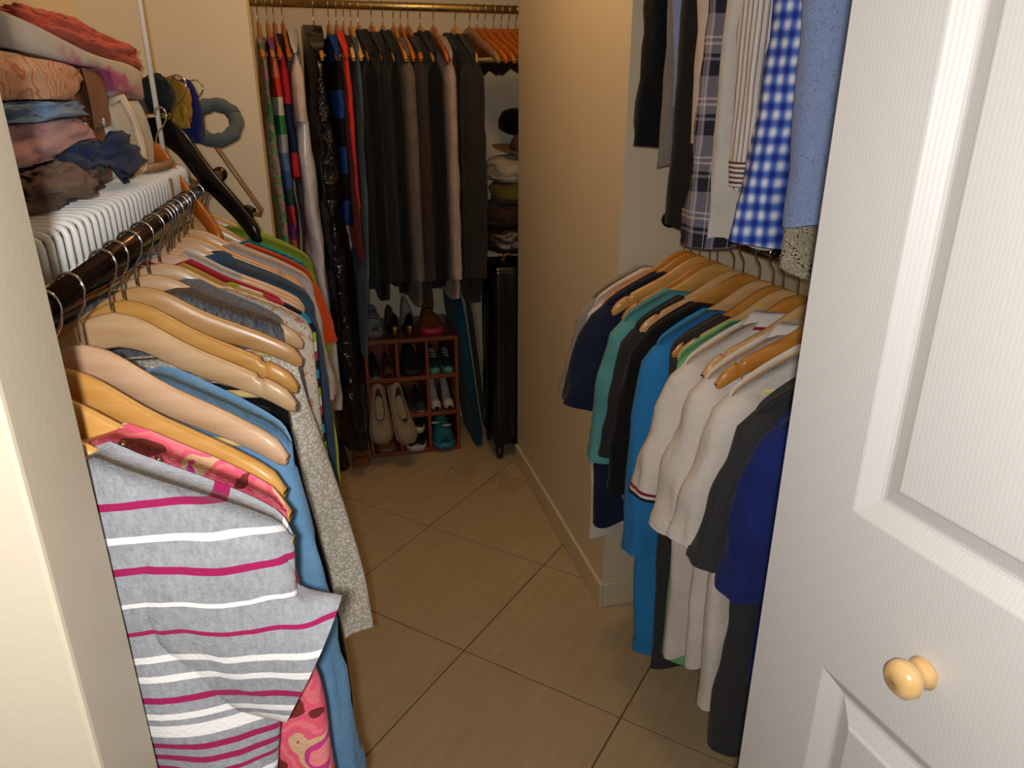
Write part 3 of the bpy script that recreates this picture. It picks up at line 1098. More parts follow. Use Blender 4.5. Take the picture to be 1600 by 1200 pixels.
UG('floral_blouse', 1.07, 'beige blouse with black floral scrolls behind the blue shirts', 'blouse', pattern('scroll', 'lines', ['b3a892', '2a2724'], 48), 0,
   W=0.15, L=0.925, T=0.02, hemW=0.15, seed=70, fold=0.003)

# ------------------------------------------------------------------ back rod
GB = 'hangers on the back rod'
GC = 'clothes on the back rod'


def BH(x, label, mat, rz=0.0, **k):
    return hanger(label, (x, BY, BZ), -pi / 2 + radians(rz), mat, group=GB, **k)


def BG(name, x, label, cat, mat, rz=0.0, **k):
    return garment(name, label, cat, (x, BY, BZ), -pi / 2 + radians(rz), mat, GC, **k)


JS = lambda **k: dict(dict(x0=0.185, z0=-0.25, ang=2, ang2=1, ln=0.74, w0=0.055, w1=0.055, t0=0.045, t1=0.045, fold=0.004), **k)


def shiny(name, c, rough, bump, scale, **kw):
    t = NT(name)
    v = t.coord()
    t.base(hx(c))
    vo = t.n('ShaderNodeTexVoronoi')
    vo.inputs['Scale'].default_value = scale
    t.l(v, vo.inputs['Vector'])
    m = t.n('ShaderNodeMath', operation='MULTIPLY_ADD')
    t.l(t.noise(v, scale * 0.8, 4, 0.6), m.inputs[0])
    m.inputs[1].default_value = 1.5
    t.l(vo.outputs['Distance'], m.inputs[2])
    t.bump(m.outputs[0], bump, 0.012)
    return t.set(rough, 0.0, **kw)


m_bag = shiny('black_film', '0a0a0e', 0.14, 1.0, 20)
m_lav = shiny('plastic_covered_lavender', 'd4d4e4', 0.35, 0.35, 20, **{'Coat Weight': 0.4, 'Coat Roughness': 0.1})
BG('floral_dress', -0.158, 'pink and green floral dress at the left end of the back rod', 'dress', pattern('floral_pg', 'floral', ['a9868c', 'c2627c', '4fa05c', '3f8a58'], 26), 4,
   W=0.2, L=1.25, T=0.022, hemW=0.21, neck=0.12, seed=80)
BH(-0.16, 'amber hanger inside the floral dress', W_amber, 4)
BG('striped_skirt_dress', -0.125, 'multicoloured banded dress beside the floral one', 'dress', pattern('bands_multi', 'bands', ['3a5a9a', '5a7ab0', 'a9b8c8', '3f8a58', 'd8d8d0', 'd8402a', 'd87a5a', '8a4a9a', 'c23a4a', '2a4a4a'], 1.6), 4,
   W=0.2, L=1.2, T=0.022, hemW=0.2, neck=0.12, seed=81)
BH(-0.128, 'brown hanger inside the multicoloured banded dress', W_amber, 4)
BG('lavender_gown', -0.052, 'pale lavender gown under clear plastic on the back rod', 'dress', m_lav, 4,
   W=0.2, L=1.5, T=0.038, hemW=0.24, neck=0.06, seed=82, skew=0.03, fold=0.008, bt=0.020,
   sl=JS(mat=fab('d8c9bf'), ln=0.15, ang=10, ang2=0, w0=0.04, w1=0.03, t0=0.022, t1=0.018))
BH(-0.105, 'amber hanger between banded dress and lavender gown', W_orange, 4)
BH(-0.075, 'orange hanger inside the lavender gown', W_orange, 4)
BG('red_blouse', -0.096, 'red and navy top tucked beside the lavender gown', 'top', pattern('rednavy', 'bands', ['c22a3a', '22264a'], 3), 4,
   W=0.19, L=0.6, T=0.02, hemW=0.19, neck=0.09, seed=83)
BG('garment_bag', 0.025, 'long shiny black plastic garment bag reaching the floor', 'garment bag', m_bag, 4,
   W=0.2, L=1.70, T=0.054, hemW=0.25, neck=0.02, seed=84, skew=0.025, fold=0.009, bt=0.034, m=30, midW=0.24)
BG('colour_block_dress', 0.088, 'royal blue and black colour block dress', 'dress', pattern('blue_black_bands', 'bands', ['15428f', '0d0e14', '15428f', '0d0e14'], 2.6), 4,
   W=0.21, L=0.78, T=0.022, hemW=0.2, neck=0.09, seed=85)
BG('coral_blouse', 0.118, 'neon coral top hanging over the colour block dress', 'top', fab('f03a30', 'd82c24'), 4,
   W=0.215, L=0.92, T=0.016, hemW=0.2, neck=0.07, seed=86, bt=0.014, skew=0.03)
for k, x in enumerate((0.035, 0.088, 0.116)):
    BH(x, ['amber hanger holding the black garment bag', 'amber hanger holding the colour block dress', 'amber hanger holding the neon coral top'][k], W_amber, 4)
BG('burgundy_fringe_top', 0.140, 'dark burgundy fringed top beside the coral one', 'top', fab('3a1a22', '24101a'), 4,
   W=0.19, L=0.85, T=0.012, hemW=0.18, neck=0.09, seed=87)
BH(0.142, 'tan hanger holding the burgundy fringed top', W_tan, 4)
BG('slate_dress', 0.158, 'long slate blue dress beside the black jackets', 'dress', fab('48626f', '3a515d'), 4,
   W=0.2, L=1.28, skew=-0.05, T=0.014, hemW=0.235, neck=0.1, seed=88)
BH(0.168, 'honey hanger holding the long slate dress', W_honey, 4)
BG('black_blazer', 0.202, 'black blazer with a white shirt collar showing', 'blazer', fab('0b0b0d'), 4,
   W=0.215, L=1.06, T=0.028, hemW=0.215, neck=0.05, seed=89, bt=0.020, fold=0.003, sl=JS(t0=0.029, t1=0.028))
BH(0.196, 'amber hanger inside the black blazer', W_amber, 4)
BG('charcoal_coat', 0.245, 'charcoal coat between two black jackets', 'coat', fab('1e1e21'), 4,
   W=0.21, L=1.0, T=0.022, hemW=0.21, neck=0.06, seed=90, bt=0.018, fold=0.003, sl=JS(t0=0.023, t1=0.022))
BH(0.243, 'orange hanger inside the charcoal coat', W_orange, 4)
BG('black_coat', 0.288, 'plain black coat left of the taupe jackets', 'coat', fab('0c0c0e'), 4,
   W=0.21, L=1.04, T=0.022, hemW=0.215, neck=0.05, seed=91, bt=0.018, fold=0.003, sl=JS(t0=0.023, t1=0.022))
BH(0.285, 'dark amber hanger inside the plain black coat', W_amber, 4)
BG('taupe_jacket', 0.335, 'taupe jacket with pale hanger tip showing', 'jacket', fab('6a5f58', '564c46'), 4,
   W=0.205, L=1.09, T=0.024, hemW=0.215, neck=0.1, seed=92, bt=0.016, fold=0.004, sl=JS(t0=0.025, t1=0.024))
BH(0.325, 'light amber hanger inside the taupe jacket', W_amber, 4)
BG('brown_jacket', 0.378, 'dark brown jacket behind the taupe one', 'jacket', fab('3a302b', '2c2421'), 4,
   W=0.2, L=1.12, T=0.022, hemW=0.2, neck=0.08, seed=93, bt=0.016, fold=0.004, sl=JS(t0=0.023, t1=0.022))
BH(0.352, 'orange hanger raised above its neighbours with notched tip', W_orange, 4)
BH(0.379, 'orange hanger inside the dark brown jacket', W_orange, 4)
BG('navy_blazer', 0.430, 'black navy blazer with broad shoulders', 'blazer', fab('0a0b10'), 4,
   W=0.21, L=1.03, T=0.030, hemW=0.215, neck=0.05, seed=94, bt=0.020, fold=0.003, sl=JS(t0=0.032, t1=0.030))
BH(0.425, 'brown hanger inside the navy blazer', W_amber, 4)
BG('beige_jacket', 0.487, 'beige pinkish jacket between black blazer and dark coat', 'jacket', fab('ab978e', '927f77'), 4,
   W=0.215, L=1.08, T=0.020, hemW=0.215, neck=0.08, seed=95, bt=0.016, fold=0.004, sl=JS(t0=0.021, t1=0.020))
BH(0.475, 'amber hanger inside the beige jacket', W_orange, 4)
BG('black_vest', 0.517, 'black vest behind the beige jacket', 'vest', fab('0b0c10'), 4,
   W=0.2, L=0.95, T=0.012, hemW=0.19, neck=0.06, seed=96, bt=0.016, fold=0.003)
BG('dark_coat', 0.570, 'dark brown grey coat, rightmost garment on the back rod', 'coat', fab('2c2927', '221f1e'), 4,
   W=0.215, L=1.09, T=0.042, hemW=0.21, neck=0.06, seed=97, bt=0.020, fold=0.003, sl=JS(t0=0.044, t1=0.042))
BH(0.560, 'broad amber hanger on the rightmost dark coat', W_honey, 10)
names_e = ['brown empty hanger next to the dark coat', 'first orange empty hanger right of the dark coat', 'second orange empty hanger right of the dark coat',
           'third orange empty hanger right of the dark coat', 'fourth orange empty hanger right of the dark coat', 'fifth orange empty hanger near the partition',
           'orange empty hanger beside the partition edge', 'orange empty hanger partly hidden by the partition']
for k, x in enumerate((0.615, 0.645, 0.675, 0.71, 0.74, 0.77, 0.80, 0.83)):
    BH(x, names_e[k], W_brown if k == 0 else W_orange, 18, notch=k % 2 == 0)
BG('folded_trousers', 0.71, 'dark brown trousers folded over bars of empty hangers', 'trousers', fab('2a201a'), 20,
   W=0.17, L=0.225, T=0.012, hemW=0.17, flat=-0.19, seed=98, fold=0.002)


# ------------------------------------------------------------------ soft heaps, bags
def heap(name, label, cat, loc, size, mat, seed=0, rz=0.0, amp=0.16, freq=3.0, e=0.8, group=None, tilt=(0, 0), flatb=0.25, nu=80, nv=40):
    V, Fc = [], []
    off = Vector((seed * 3.1, seed * 1.7, seed * 0.9))
    for j in range(nv + 1):
        b = -pi / 2 + pi * j / nv
        for i in range(nu):
            a = 2 * pi * i / nu
            d = Vector((spw(cos(b), e) * spw(cos(a), e), spw(cos(b), e) * spw(sin(a), e), spw(sin(b), e)))
            q = d * freq * 0.5 + off
            k = 1 + amp * (noise.noise(q) * 1.1 + (0.5 - abs(noise.noise(q * 2.1 + Vector((5, 1, 2))))) * 0.8 + 0.55 * (0.35 - abs(noise.noise(q * 4.3))) + 0.3 * (0.3 - abs(noise.noise(Vector((q.x * 9, q.y * 5, q.z * 12))))))
            p = Vector((d.x * size[0] / 2 * k, d.y * size[1] / 2 * k, d.z * size[2] / 2 * k))
            if p.z < -size[2] / 2 * (1 - flatb):
                p.z = -size[2] / 2 * (1 - flatb)
            p.z += size[2] / 2 * (1 - flatb)
            V.append(tuple(p))
    for j in range(nv):
        for i in range(nu):
            a_, b_ = j * nu + i, j * nu + (i + 1) % nu
            Fc.append((a_, b_, b_ + nu, a_ + nu))
    o = mk(name, V, Fc, mat, None, True, loc, (tilt[0], tilt[1], rz))
    return tag(o, label, cat, group)


S0 = SZ + 0.006
heap('brown_cloth', 'crumpled brown cloth at the near end of the wire shelf', 'cloth', (-0.40, 1.25, S0), (0.15, 0.42, 0.08), fab('7a6354', '5c493d'), 1, 0.1, 0.30, 5.5, e=0.95)
heap('navy_cloth', 'crumpled navy cloth on the shelf edge', 'cloth', (-0.385, 1.36, S0), (0.14, 0.30, 0.115), fab('24375e', '182747'), 2, -0.1, 0.30, 5, e=0.95)
heap('pink_sweatshirt', 'folded pale pink sweatshirt above the brown and navy cloths', 'sweatshirt', (-0.42, 1.28, S0 + 0.035), (0.15, 0.54, 0.10), fab('d0a6a4', 'b98c8c'), 3, 0.0, 0.2, 4.5)
heap('denim_shorts', 'folded light blue denim shorts on the pink sweatshirt', 'shorts', (-0.42, 1.27, S0 + 0.10), (0.15, 0.46, 0.045), fab('7f98ba', '6682a8'), 4, 0.03, 0.2, 5)
heap('peach_pouch', 'large peach satin pouch with orange embroidery', 'pouch', (-0.42, 1.23, S0 + 0.12), (0.15, 0.48, 0.10),
     pattern('peach_embroidered', 'lines', ['dcb294', 'cf8058'], 9, 0.5), 5, 0.0, 0.12, 2.5)


def bag(name, label, loc, rz, size, mat, handle=None, flap=True, trim=None, rx=0.0, ry=0.0):
    root = empty(name, label, 'bag', loc, rz, None, rx, ry)
    sx, sy, sz = size
    rings = []
    for j in range(11):
        t = j / 10
        k = 0.55 + 0.45 * sqrt(max(0, 1 - ((t - 0.25) / 0.78) ** 2)) if t > 0.25 else 0.94 + 0.06 * t / 0.25
        ring = []
        for i in range(28):
            a = 2 * pi * i / 28
            ring.append((sx / 2 * k * spw(cos(a), 0.45), sy / 2 * (1 - 0.06 * t) * spw(sin(a), 0.35), sz * t))
        rings.append(ring)
    v, f = loft(rings)
    mk('bag_body', v, f, mat, root)
    if flap:
        rings = []
        for j in range(7):
            t = j / 6
            ring = [(sx / 2 + 0.003 + 0.002 * sin(pi * t), (u / 8 - 0.5) * sy * 0.9 * (1 - 0.1 * t * t), sz * (1.0 - 0.5 * t) + 0.002) for u in range(9)]
            rings.append(ring)
        v, f = loft(rings, False, False, False)
        rr = [[(p[0] + 0.004, p[1], p[2]) for p in r] for r in rings]
        v2, f2 = loft(rr, False, False, False)
        fl = mk('flap', *join((v, f), (v2, f2)), mat, root)
        vb, fb = lathe([(0, 0), (0.008, 0), (0.008, 0.003), (0, 0.004)], 12, 'x')
        mk('clasp', vb, fb, M_silver, fl, True, (sx / 2 + 0.008, 0, sz * 0.55))
    if handle:
        hm, hh, hw = handle
        pts = [(0, hw * cos(pi * k / 14), sz * 0.9 + hh * sin(pi * k / 14)) for k in range(15)]
        v, f = tube(pts, 0.006, 8)
        mk('handle', v, f, hm, root)
    return root


m_tan, m_cream = plain('tan_leather', '8d6247', 0.4, 0, 0.12, 20), plain('cream_leather', 'd5c2a6', 0.4, 0, 0.08)
m_whl = plain('white_leather', 'cfd4d6', 0.38, 0, 0.05)
bag('tan_handbag', 'tan leather handbag standing between peach pouch and white purse', (-0.405, 1.45, S0), 0.05, (0.10, 0.17, 0.18), m_tan, None)
bag('white_purse', 'white leather purse with cream strap near the shelf end', (-0.40, 1.70, S0), -0.05, (0.11, 0.33, 0.135), m_whl, None, False)
v, f = tube([(-0.36, 1.575, S0 + 0.13), (-0.338, 1.58, S0 + 0.14), (-0.325, 1.585, S0 + 0.10), (-0.32, 1.59, S0 + 0.05), (-0.322, 1.58, S0 + 0.012), (-0.335, 1.55, S0 + 0.008), (-0.345, 1.535, S0 + 0.04)], 0.008, 10)
tag(mk('bag_strap', v, f, m_cream), 'cream leather strap hanging in front of the white purse', 'strap')
pts = []
for k in range(17):
    a = -pi * 0.55 + 1.1 * pi * k / 16
    pts.append((-0.333 + 0.028 * cos(a), 1.725 + 0.11 * sin(a) * 0.9, S0 + 0.009))
v, f = tube(pts, 0.009, 10)
tag(mk('tan_strap', v, f, plain('tan_strap_leather', '9a7c63', 0.45, 0, 0.1)), 'tan strap loop lying flat on the wire shelf', 'strap')


def tote_mat():
    t = NT('white_canvas_pink_brush')
    v = t.coord()
    sep = t.n('ShaderNodeSeparateXYZ')
    t.l(v, sep.inputs[0])
    nz = t.noise(t.coord((1, 3, 9)), 5, 3)
    m = t.n('ShaderNodeMath', operation='MULTIPLY_ADD')
    t.l(nz, m.inputs[0])
    m.inputs[1].default_value = 0.07
    t.l(sep.outputs[2], m.inputs[2])
    r = t.ramp(m.outputs[0], [(0.0, (0, 0, 0, 1)), (0.036, (0, 0, 0, 1)), (0.052, (1, 1, 1, 1)), (0.072, (1, 1, 1, 1)), (0.088, (0, 0, 0, 1))])
    yy = t.ramp(sep.outputs[1], [(0.15, (0, 0, 0, 1)), (0.26, (1, 1, 1, 1)), (0.55, (0.85, 0.85, 0.85, 1)), (0.85, (0, 0, 0, 1))])
    fac = t.mix(1.0, r, yy, 'MULTIPLY')
    t.base(t.mix(fac, hx('c6c4c2'), hx('b8448c')))
    t.bump(t.noise(v, 12, 3), 0.3, 0.01)
    return t.set(0.7)


# soft white tote lying along the top of the bags
tt = empty('white_tote', 'white canvas tote with a magenta brush stroke lying over the bags', 'bag', (-0.41, 1.10, S0 + 0.165), 0.0, None, radians(-3.4))
rings = []
for j in range(21):
    t = j / 20
    k = 0.75 + 0.25 * sin(pi * min(1, t * 1.15 + 0.05))
    ring = []
    for i in range(28):
        a = 2 * pi * i / 28
        wz = 0.006 * sin(9 * t + 2 * cos(a))
        ring.append((0.07 * k * spw(cos(a), 0.4), 1.02 * t, 0.042 + (0.034 * (0.8 + 0.35 * t)) * spw(sin(a), 0.3) + wz))
    rings.append(ring)
v, f = loft(rings)
mk('tote_body', v, f, tote_mat(), tt)
heap('coral_cloth', 'crumpled coral cloth on top of the white tote', 'cloth', (-0.42, 1.70, S0 + 0.212), (0.11, 0.66, 0.055), fab('d4644a', 'b04a36'), 7, 0.0, 0.24, 4.5, tilt=(radians(-2.8), 0))
heap('yellow_bundle', 'mustard yellow bundle at the far end of the wire shelf', 'cloth', (-0.315, 1.97, S0 + 0.075), (0.07, 0.08, 0.12), fab('a8842c', '86661e'), 8, 0.3, 0.22, 3.5)
heap('black_bundle', 'black cloth bundle beside the mustard yellow one', 'cloth', (-0.335, 1.93, S0 + 0.11), (0.06, 0.07, 0.09), fab('1b2228'), 9, 0.0, 0.2, 4)
heap('blue_bundle', 'deep blue cloth bundle behind the mustard yellow one', 'cloth', (-0.295, 2.01, S0 + 0.04), (0.07, 0.08, 0.15), fab('1c2360'), 10, 0.0, 0.2, 4)
pts = []
for k in range(25):
    a = 0.4 + 2 * pi * k / 24
    pts.append((-0.238 + 0.05 * cos(a), 2.075 + 0.03 * sin(a), S0 + 0.085 + 0.042 * sin(a)))
v, f = tube(pts, [0.0175 + 0.002 * sin(k * 2.3) for k in range(25)], 14)
tag(mk('neck_cushion', v, f, fab('5e6a6c', '48545a', heather=0.4)), 'grey padded loop cushion overhanging the end of the shelf', 'cushion')

# ------------------------------------------------------------------ shoe rack
RK = (0.0, 3.03, 0.0)
rack = empty('shoe_rack', 'mahogany cubby shoe rack on the floor below the jackets', 'rack', RK)
CW, TH_, DP = 0.131, 0.178, 0.36
for k in range(1, 5):
    x = CW * k
    v, f = bbox(x - 0.007, x + 0.007, 0.0, DP, 0, 0.545, 0.0015)
    mk('upright', v, f, W_mahog, rack, False)
for k in range(4):
    z = 0.012 + TH_ * k
    v, f = bbox(CW - 0.009, CW * 4 + 0.009, -0.004 if k == 3 else 0.002, DP, z - 0.009, z + 0.009, 0.0015)
    mk('shelf_board', v, f, W_mahog, rack, False)
v, f = bbox(CW - 0.007, CW * 4 + 0.007, DP - 0.004, DP + 0.004, 0.004, 0.545, 0.001)
mk('back_panel', v, f, W_mahog, rack, False)


def shoe(name, label, loc, rz, L, w, upper, sole, style='sneaker', lace=None, lining=None, rx=0.0, ry=0.0, hh=0.09, heelm=None, extra=None):
    """toe points along local +x; origin under the heel"""
    root = empty(name, label, 'shoe', loc, rz, 'shoes at the back of the closet', rx, ry)
    def half(t):
        return w / 2 * (0.70 + 0.55 * t - 0.05 * sin(6 * t)) * (sqrt(max(0.0, 1 - ((t - 0.78) / 0.235) ** 2)) if t > 0.78 else 1) * (sqrt(max(0.0, 1 - ((0.1 - t) / 0.12) ** 2)) if t < 0.1 else 1)
    st_ = [0.0, 0.02, 0.05, 0.1, 0.2, 0.3, 0.42, 0.54, 0.66, 0.78, 0.88, 0.95, 0.99]
    heel = 0.055 if style == 'heel' else 0.0
    base = lambda t: heel * (1 - smooth((t - 0.25) / 0.45))
    sh = 0.026 if style == 'sneaker' else 0.007
    rings = []
    for t in st_:
        h = max(0.004, half(t))
        z = base(t)
        rings.append([(L * t, -h, z), (L * t, h, z), (L * t, h * 1.04, z + sh * 0.5), (L * t, h, z + sh), (L * t, -h, z + sh), (L * t, -h * 1.04, z + sh * 0.5)])
    v, f = loft(rings)
    mk('sole', v, f, sole, root)
    top = (lambda t: hh * (1 - 0.15 * sin(pi * min(1, t / 0.5))) if t < 0.45 else hh * (1 - 0.72 * smooth((t - 0.42) / 0.5))) if style != 'flat' and style != 'heel' else \
        (lambda t: 0.05 - 0.028 * smooth(t / 0.3) + 0.016 * smooth((t - 0.6) / 0.2) - 0.02 * smooth((t - 0.85) / 0.15))
    rings = []
    for t in st_:
        h = max(0.003, half(t)) * 0.95
        z = base(t) + sh - 0.003
        zt = top(t)
        o = 0.45 if t < 0.5 else 0.12
        rings.append([(L * t, h * cos(a) if abs(cos(a)) > 0.3 else h * cos(a), z + zt * (sin(a) ** 0.6 if sin(a) > 0 else 0)) for a in [pi * q / 14 for q in range(15)]])
    v, f = loft(rings, False, False, False)
    mk('upper', v, f, upper, root)
    ln = []
    tt0, tt1 = (0.05, 0.46) if style in ('sneaker', 'boot') else (0.06, 0.66)
    for k in range(20):
        a = 2 * pi * k / 20
        t = (tt0 + tt1) / 2 + (tt1 - tt0) / 2 * cos(a)
        ln.append((L * t, half(t) * 0.62 * sin(a), base(t) + sh + top(t) * (0.97 if abs(sin(a)) < 0.4 else 0.93) + 0.0015))
    c = (sum(p[0] for p in ln) / 20, 0, min(p[2] for p in ln) - 0.02)
    V = ln + [c]
    mk('lining', V, [(k, (k + 1) % 20, 20) for k in range(20)], lining or M_blackp, root)
    v, f = tube(ln + [ln[0]], 0.0028, 6)
    mk('collar_rim', v, f, upper, root)
    if lace:
        vf = []
        for k in range(4):
            t = 0.5 + 0.06 * k
            vf.append(tube([(L * t, -half(t) * 0.5, base(t) + sh + top(t) * 0.93), (L * (t + 0.015), 0, base(t) + sh + top(t + 0.015) + 0.003), (L * (t + 0.03), half(t) * 0.5, base(t) + sh + top(t + 0.03) * 0.95)], 0.0024, 6))
        mk('laces', *join(*vf), lace, root)
    if style == 'heel':
        v, f = loft([[(0.012 * cos(a) * k + 0.025, 0.012 * sin(a) * k, z) for a in [2 * pi * q / 12 for q in range(12)]] for k, z in ((0.9, 0.0), (0.95, 0.03), (1.6, heel + 0.002))])
        mk('heel', v, f, heelm or sole, root)
    if extra:
        for x, y, z, sx, sy, m_ in extra:
            v, f = bbox(x - sx, x + sx, y - sy, y + sy, z - 0.002, z + 0.004, 0.001)
            mk('reflective_strip', v, f, m_, root)
    return root


p_grey, p_wh, p_bk = plain('grey_rubber', '77777a', 0.6), plain('white_rubber', 'b9b5aa', 0.55), plain('black_suede', '141416', 0.7)
p_gold = plain('gold_heel', 'b98a2c', 0.25, 0.8)
p_coral, p_pink = plain('orange_leather', '94502c', 0.5), plain('coral_rubber', 'c23048', 0.5)
p_mint, p_beige = plain('mint_rubber', '4f9a86', 0.5), plain('beige_suede', '8d7c66', 0.8)
p_tans, p_teal = plain('tan_strap_leather2', '8a5432', 0.45), plain('teal_mesh', '1c6a7a', 0.6, 0, 0.3, 60)
p_refl = plain('reflective_tape', 'f4f6f6', 0.3, 0.2)
zt = 0.012 + 3 * TH_ + 0.0095
dn = -pi / 2
shoe('silver_sneaker', 'silver sneaker with grey sole on top of the shoe rack', (0.18, 3.30, zt), dn, 0.225, 0.07, M_silver, p_grey, 'sneaker', p_bk, hh=0.075)
shoe('white_sneaker', 'white sneaker behind the brown shoe on the rack', (0.336, 3.384, zt), dn, 0.19, 0.052, plain('white_canvas', '9b9590', 0.7), p_wh, 'sneaker', p_wh, hh=0.085)
shoe('brown_loafer', 'brown suede loafer on top of the shoe rack', (0.263, 3.384, zt), dn, 0.19, 0.056, plain('brown_suede', '52443a', 0.8), p_bk, 'boot', hh=0.06)
shoe('coral_sneaker', 'orange shoe with coral pink sole at the rack corner', (0.43, 3.29, zt), dn, 0.235, 0.088, p_coral, p_pink, 'sneaker', hh=0.055)
shoe('gold_heel_pump', 'navy pump with a gold heel hanging over the rack edge', (0.262, 3.032, zt), pi / 2, 0.15, 0.045, plain('navy_satin', '16184a', 0.4), p_bk, 'heel', heelm=p_gold, ry=0.0)
shoe('gold_heel_pump', 'second navy pump with a gold heel nearer the coral shoe', (0.326, 3.032, zt), pi / 2, 0.15, 0.045, plain('navy_satin', '16184a', 0.4), p_bk, 'heel', heelm=p_gold)
z2 = 0.012 + 2 * TH_ + 0.0095
shoe('trimmed_flat', 'dark flat shoe with pale trim in the upper left cubby', (0.1675, 3.27, z2), dn, 0.235, 0.044, plain('dark_grey_leather', '202226', 0.5), p_grey, 'flat')
shoe('copper_flat', 'copper toned shoe toe poking out of the upper left cubby', (0.2265, 3.27, z2), dn, 0.235, 0.044, plain('copper_leather', '7a5238', 0.35, 0.4), p_bk, 'flat')
shoe('black_trainer', 'black trainer in the upper middle cubby', (0.328, 3.27, z2), dn, 0.235, 0.085, p_bk, p_bk, 'sneaker', p_bk, hh=0.07)
shoe('mint_trainer', 'dark green trainer with mint sole in the upper right cubby', (0.4295, 3.27, z2), dn, 0.235, 0.044, plain('dark_green_mesh', '16302e', 0.6), p_mint, 'sneaker', p_wh, hh=0.06)
shoe('mint_trainer', 'second dark green trainer with mint sole beside the rack side', (0.4885, 3.27, z2), dn, 0.235, 0.044, plain('dark_green_mesh', '16302e', 0.6), p_mint, 'sneaker', p_wh, hh=0.06)
z1 = 0.012 + TH_ + 0.0095
shoe('sparkly_flat', 'grey sparkly flat in the lower middle cubby', (0.2985, 3.27, z1), dn, 0.235, 0.044, plain('sparkle', '5a5a60', 0.2, 0.6, 0.5, 300), p_grey, 'flat')
shoe('sparkly_flat', 'second grey sparkly flat beside the cubby divider', (0.3575, 3.27, z1), dn, 0.235, 0.044, plain('sparkle', '5a5a60', 0.2, 0.6, 0.5, 300), p_grey, 'flat')
shoe('white_pump', 'black and white pump in the lower right cubby', (0.4295, 3.27, z1), dn, 0.235, 0.044, p_wh, p_bk, 'heel')
shoe('white_pump', 'second black and white pump beside the rack side', (0.4885, 3.27, z1), dn, 0.235, 0.044, p_wh, p_bk, 'heel')
z0_ = 0.0215
shoe('beige_boot', 'beige suede slipper leaning against the rack', (0.168, 3.02, 0.36), dn, 0.26, 0.085, p_beige, p_beige, 'flat', rx=0.0, ry=radians(66))
shoe('beige_boot', 'second beige suede slipper leaning to the right', (0.232, 3.0, 0.36), dn + 0.35, 0.27, 0.085, p_beige, p_beige, 'flat', ry=radians(60))
shoe('black_slip_on', 'lower black slip on with white sole in the bottom cubby', (0.3275, 3.26, 0.0215), dn, 0.25, 0.08, p_bk, p_wh, 'sneaker', hh=0.05)
shoe('black_slip_on', 'upper black slip on with white sole stacked in the bottom cubby', (0.3275, 3.27, 0.101), dn, 0.24, 0.08, p_bk, p_wh, 'sneaker', hh=0.05)
shoe('teal_runner', 'teal running shoe with reflective strips in the bottom right cubby', (0.4585, 3.27, 0.0215), dn, 0.27, 0.086, p_teal, plain('teal_rubber', '2a7a90', 0.5), 'sneaker', plain('lime_lace', '7a9a2a', 0.6), hh=0.10,
     extra=[(0.19, 0.02, 0.085, 0.006, 0.018, p_refl), (0.165, -0.03, 0.092, 0.006, 0.018, p_refl)])
shoe('tan_sandal', 'tan heeled sandal in the bottom left cubby', (0.1965, 3.27, 0.0215), dn, 0.23, 0.075, p_tans, plain('tan_sole', '9a7a5a', 0.6), 'heel')
shoe('tan_sandal', 'tan heeled sandal on the floor under the garment bag', (0.072, 3.16, 0.001), dn, 0.23, 0.07, p_tans, plain('tan_sole', '9a7a5a', 0.6), 'heel')
shoe('brown_clog', 'brown clog on the floor under the garment bag', (-0.02, 3.18, 0.001), dn, 0.24, 0.07, plain('clog_leather', '5e3a24', 0.5), p_bk, 'boot', hh=0.07)

# ------------------------------------------------------------------ boards and suitcase
def board(name, label, xb, xt, zt_, y0, y1, th, mat, edge=None):
    a = math.atan2(xt - xb, zt_)
    root = empty(name, label, 'board', (xb, y0, 0.001), 0, None, 0, a)
    L = zt_ / cos(a)
    out = [(0.0, 0.05), (0.0, 0.9 * L), (0.03, 0.97 * L), (0.08, L), (y1 - y0 - 0.08, L), (y1 - y0 - 0.03, 0.97 * L), (y1 - y0, 0.9 * L), (y1 - y0, 0.05), (y1 - y0 - 0.05, 0.0), (0.05, 0.0)]
    rings = [[(x, p[0], p[1]) for p in out] for x in (0.0, th)]
    v, f = loft(rings)
    mk('panel', v, f, mat, root, False)
    if edge:
        r2 = [[(x, p[0] - 0.002 if p[0] < 0.02 else p[0], p[1]) for p in out] for x in (th * 0.35, th * 0.65)]
        v, f = tube([(th / 2, p[0], p[1]) for p in out + out[:1]], th * 0.56, 8)
        mk('edge_piping', v, f, edge, root)
    return root


board('teal_board', 'teal padded board leaning right of the shoe rack', 0.605, 0.520, 0.70, 3.02, 3.36, 0.035, fab('175a78', '124a66'), fab('0f4560'))
board('white_board', 'grey white panel leaning behind the teal board', 0.655, 0.572, 0.73, 3.15, 3.39, 0.012, plain('grey_laminate', '8b938f', 0.5))
board('cream_board', 'cream panel between the white panel and the suitcase', 0.69, 0.62, 0.66, 3.15, 3.39, 0.012, plain('cream_laminate', '9a917f', 0.5))

M_bkgloss = plain('black_gloss_shell', '08080a', 0.2, 0, 0.2)
sc = empty('suitcase', 'glossy black upright suitcase beside the partition wall', 'suitcase', (0.685, 2.87, 0.0))


def rbox(x0, x1, y0, y1, z0, z1, r):
    return bbox(x0, x1, y0, y1, z0, z1, r)


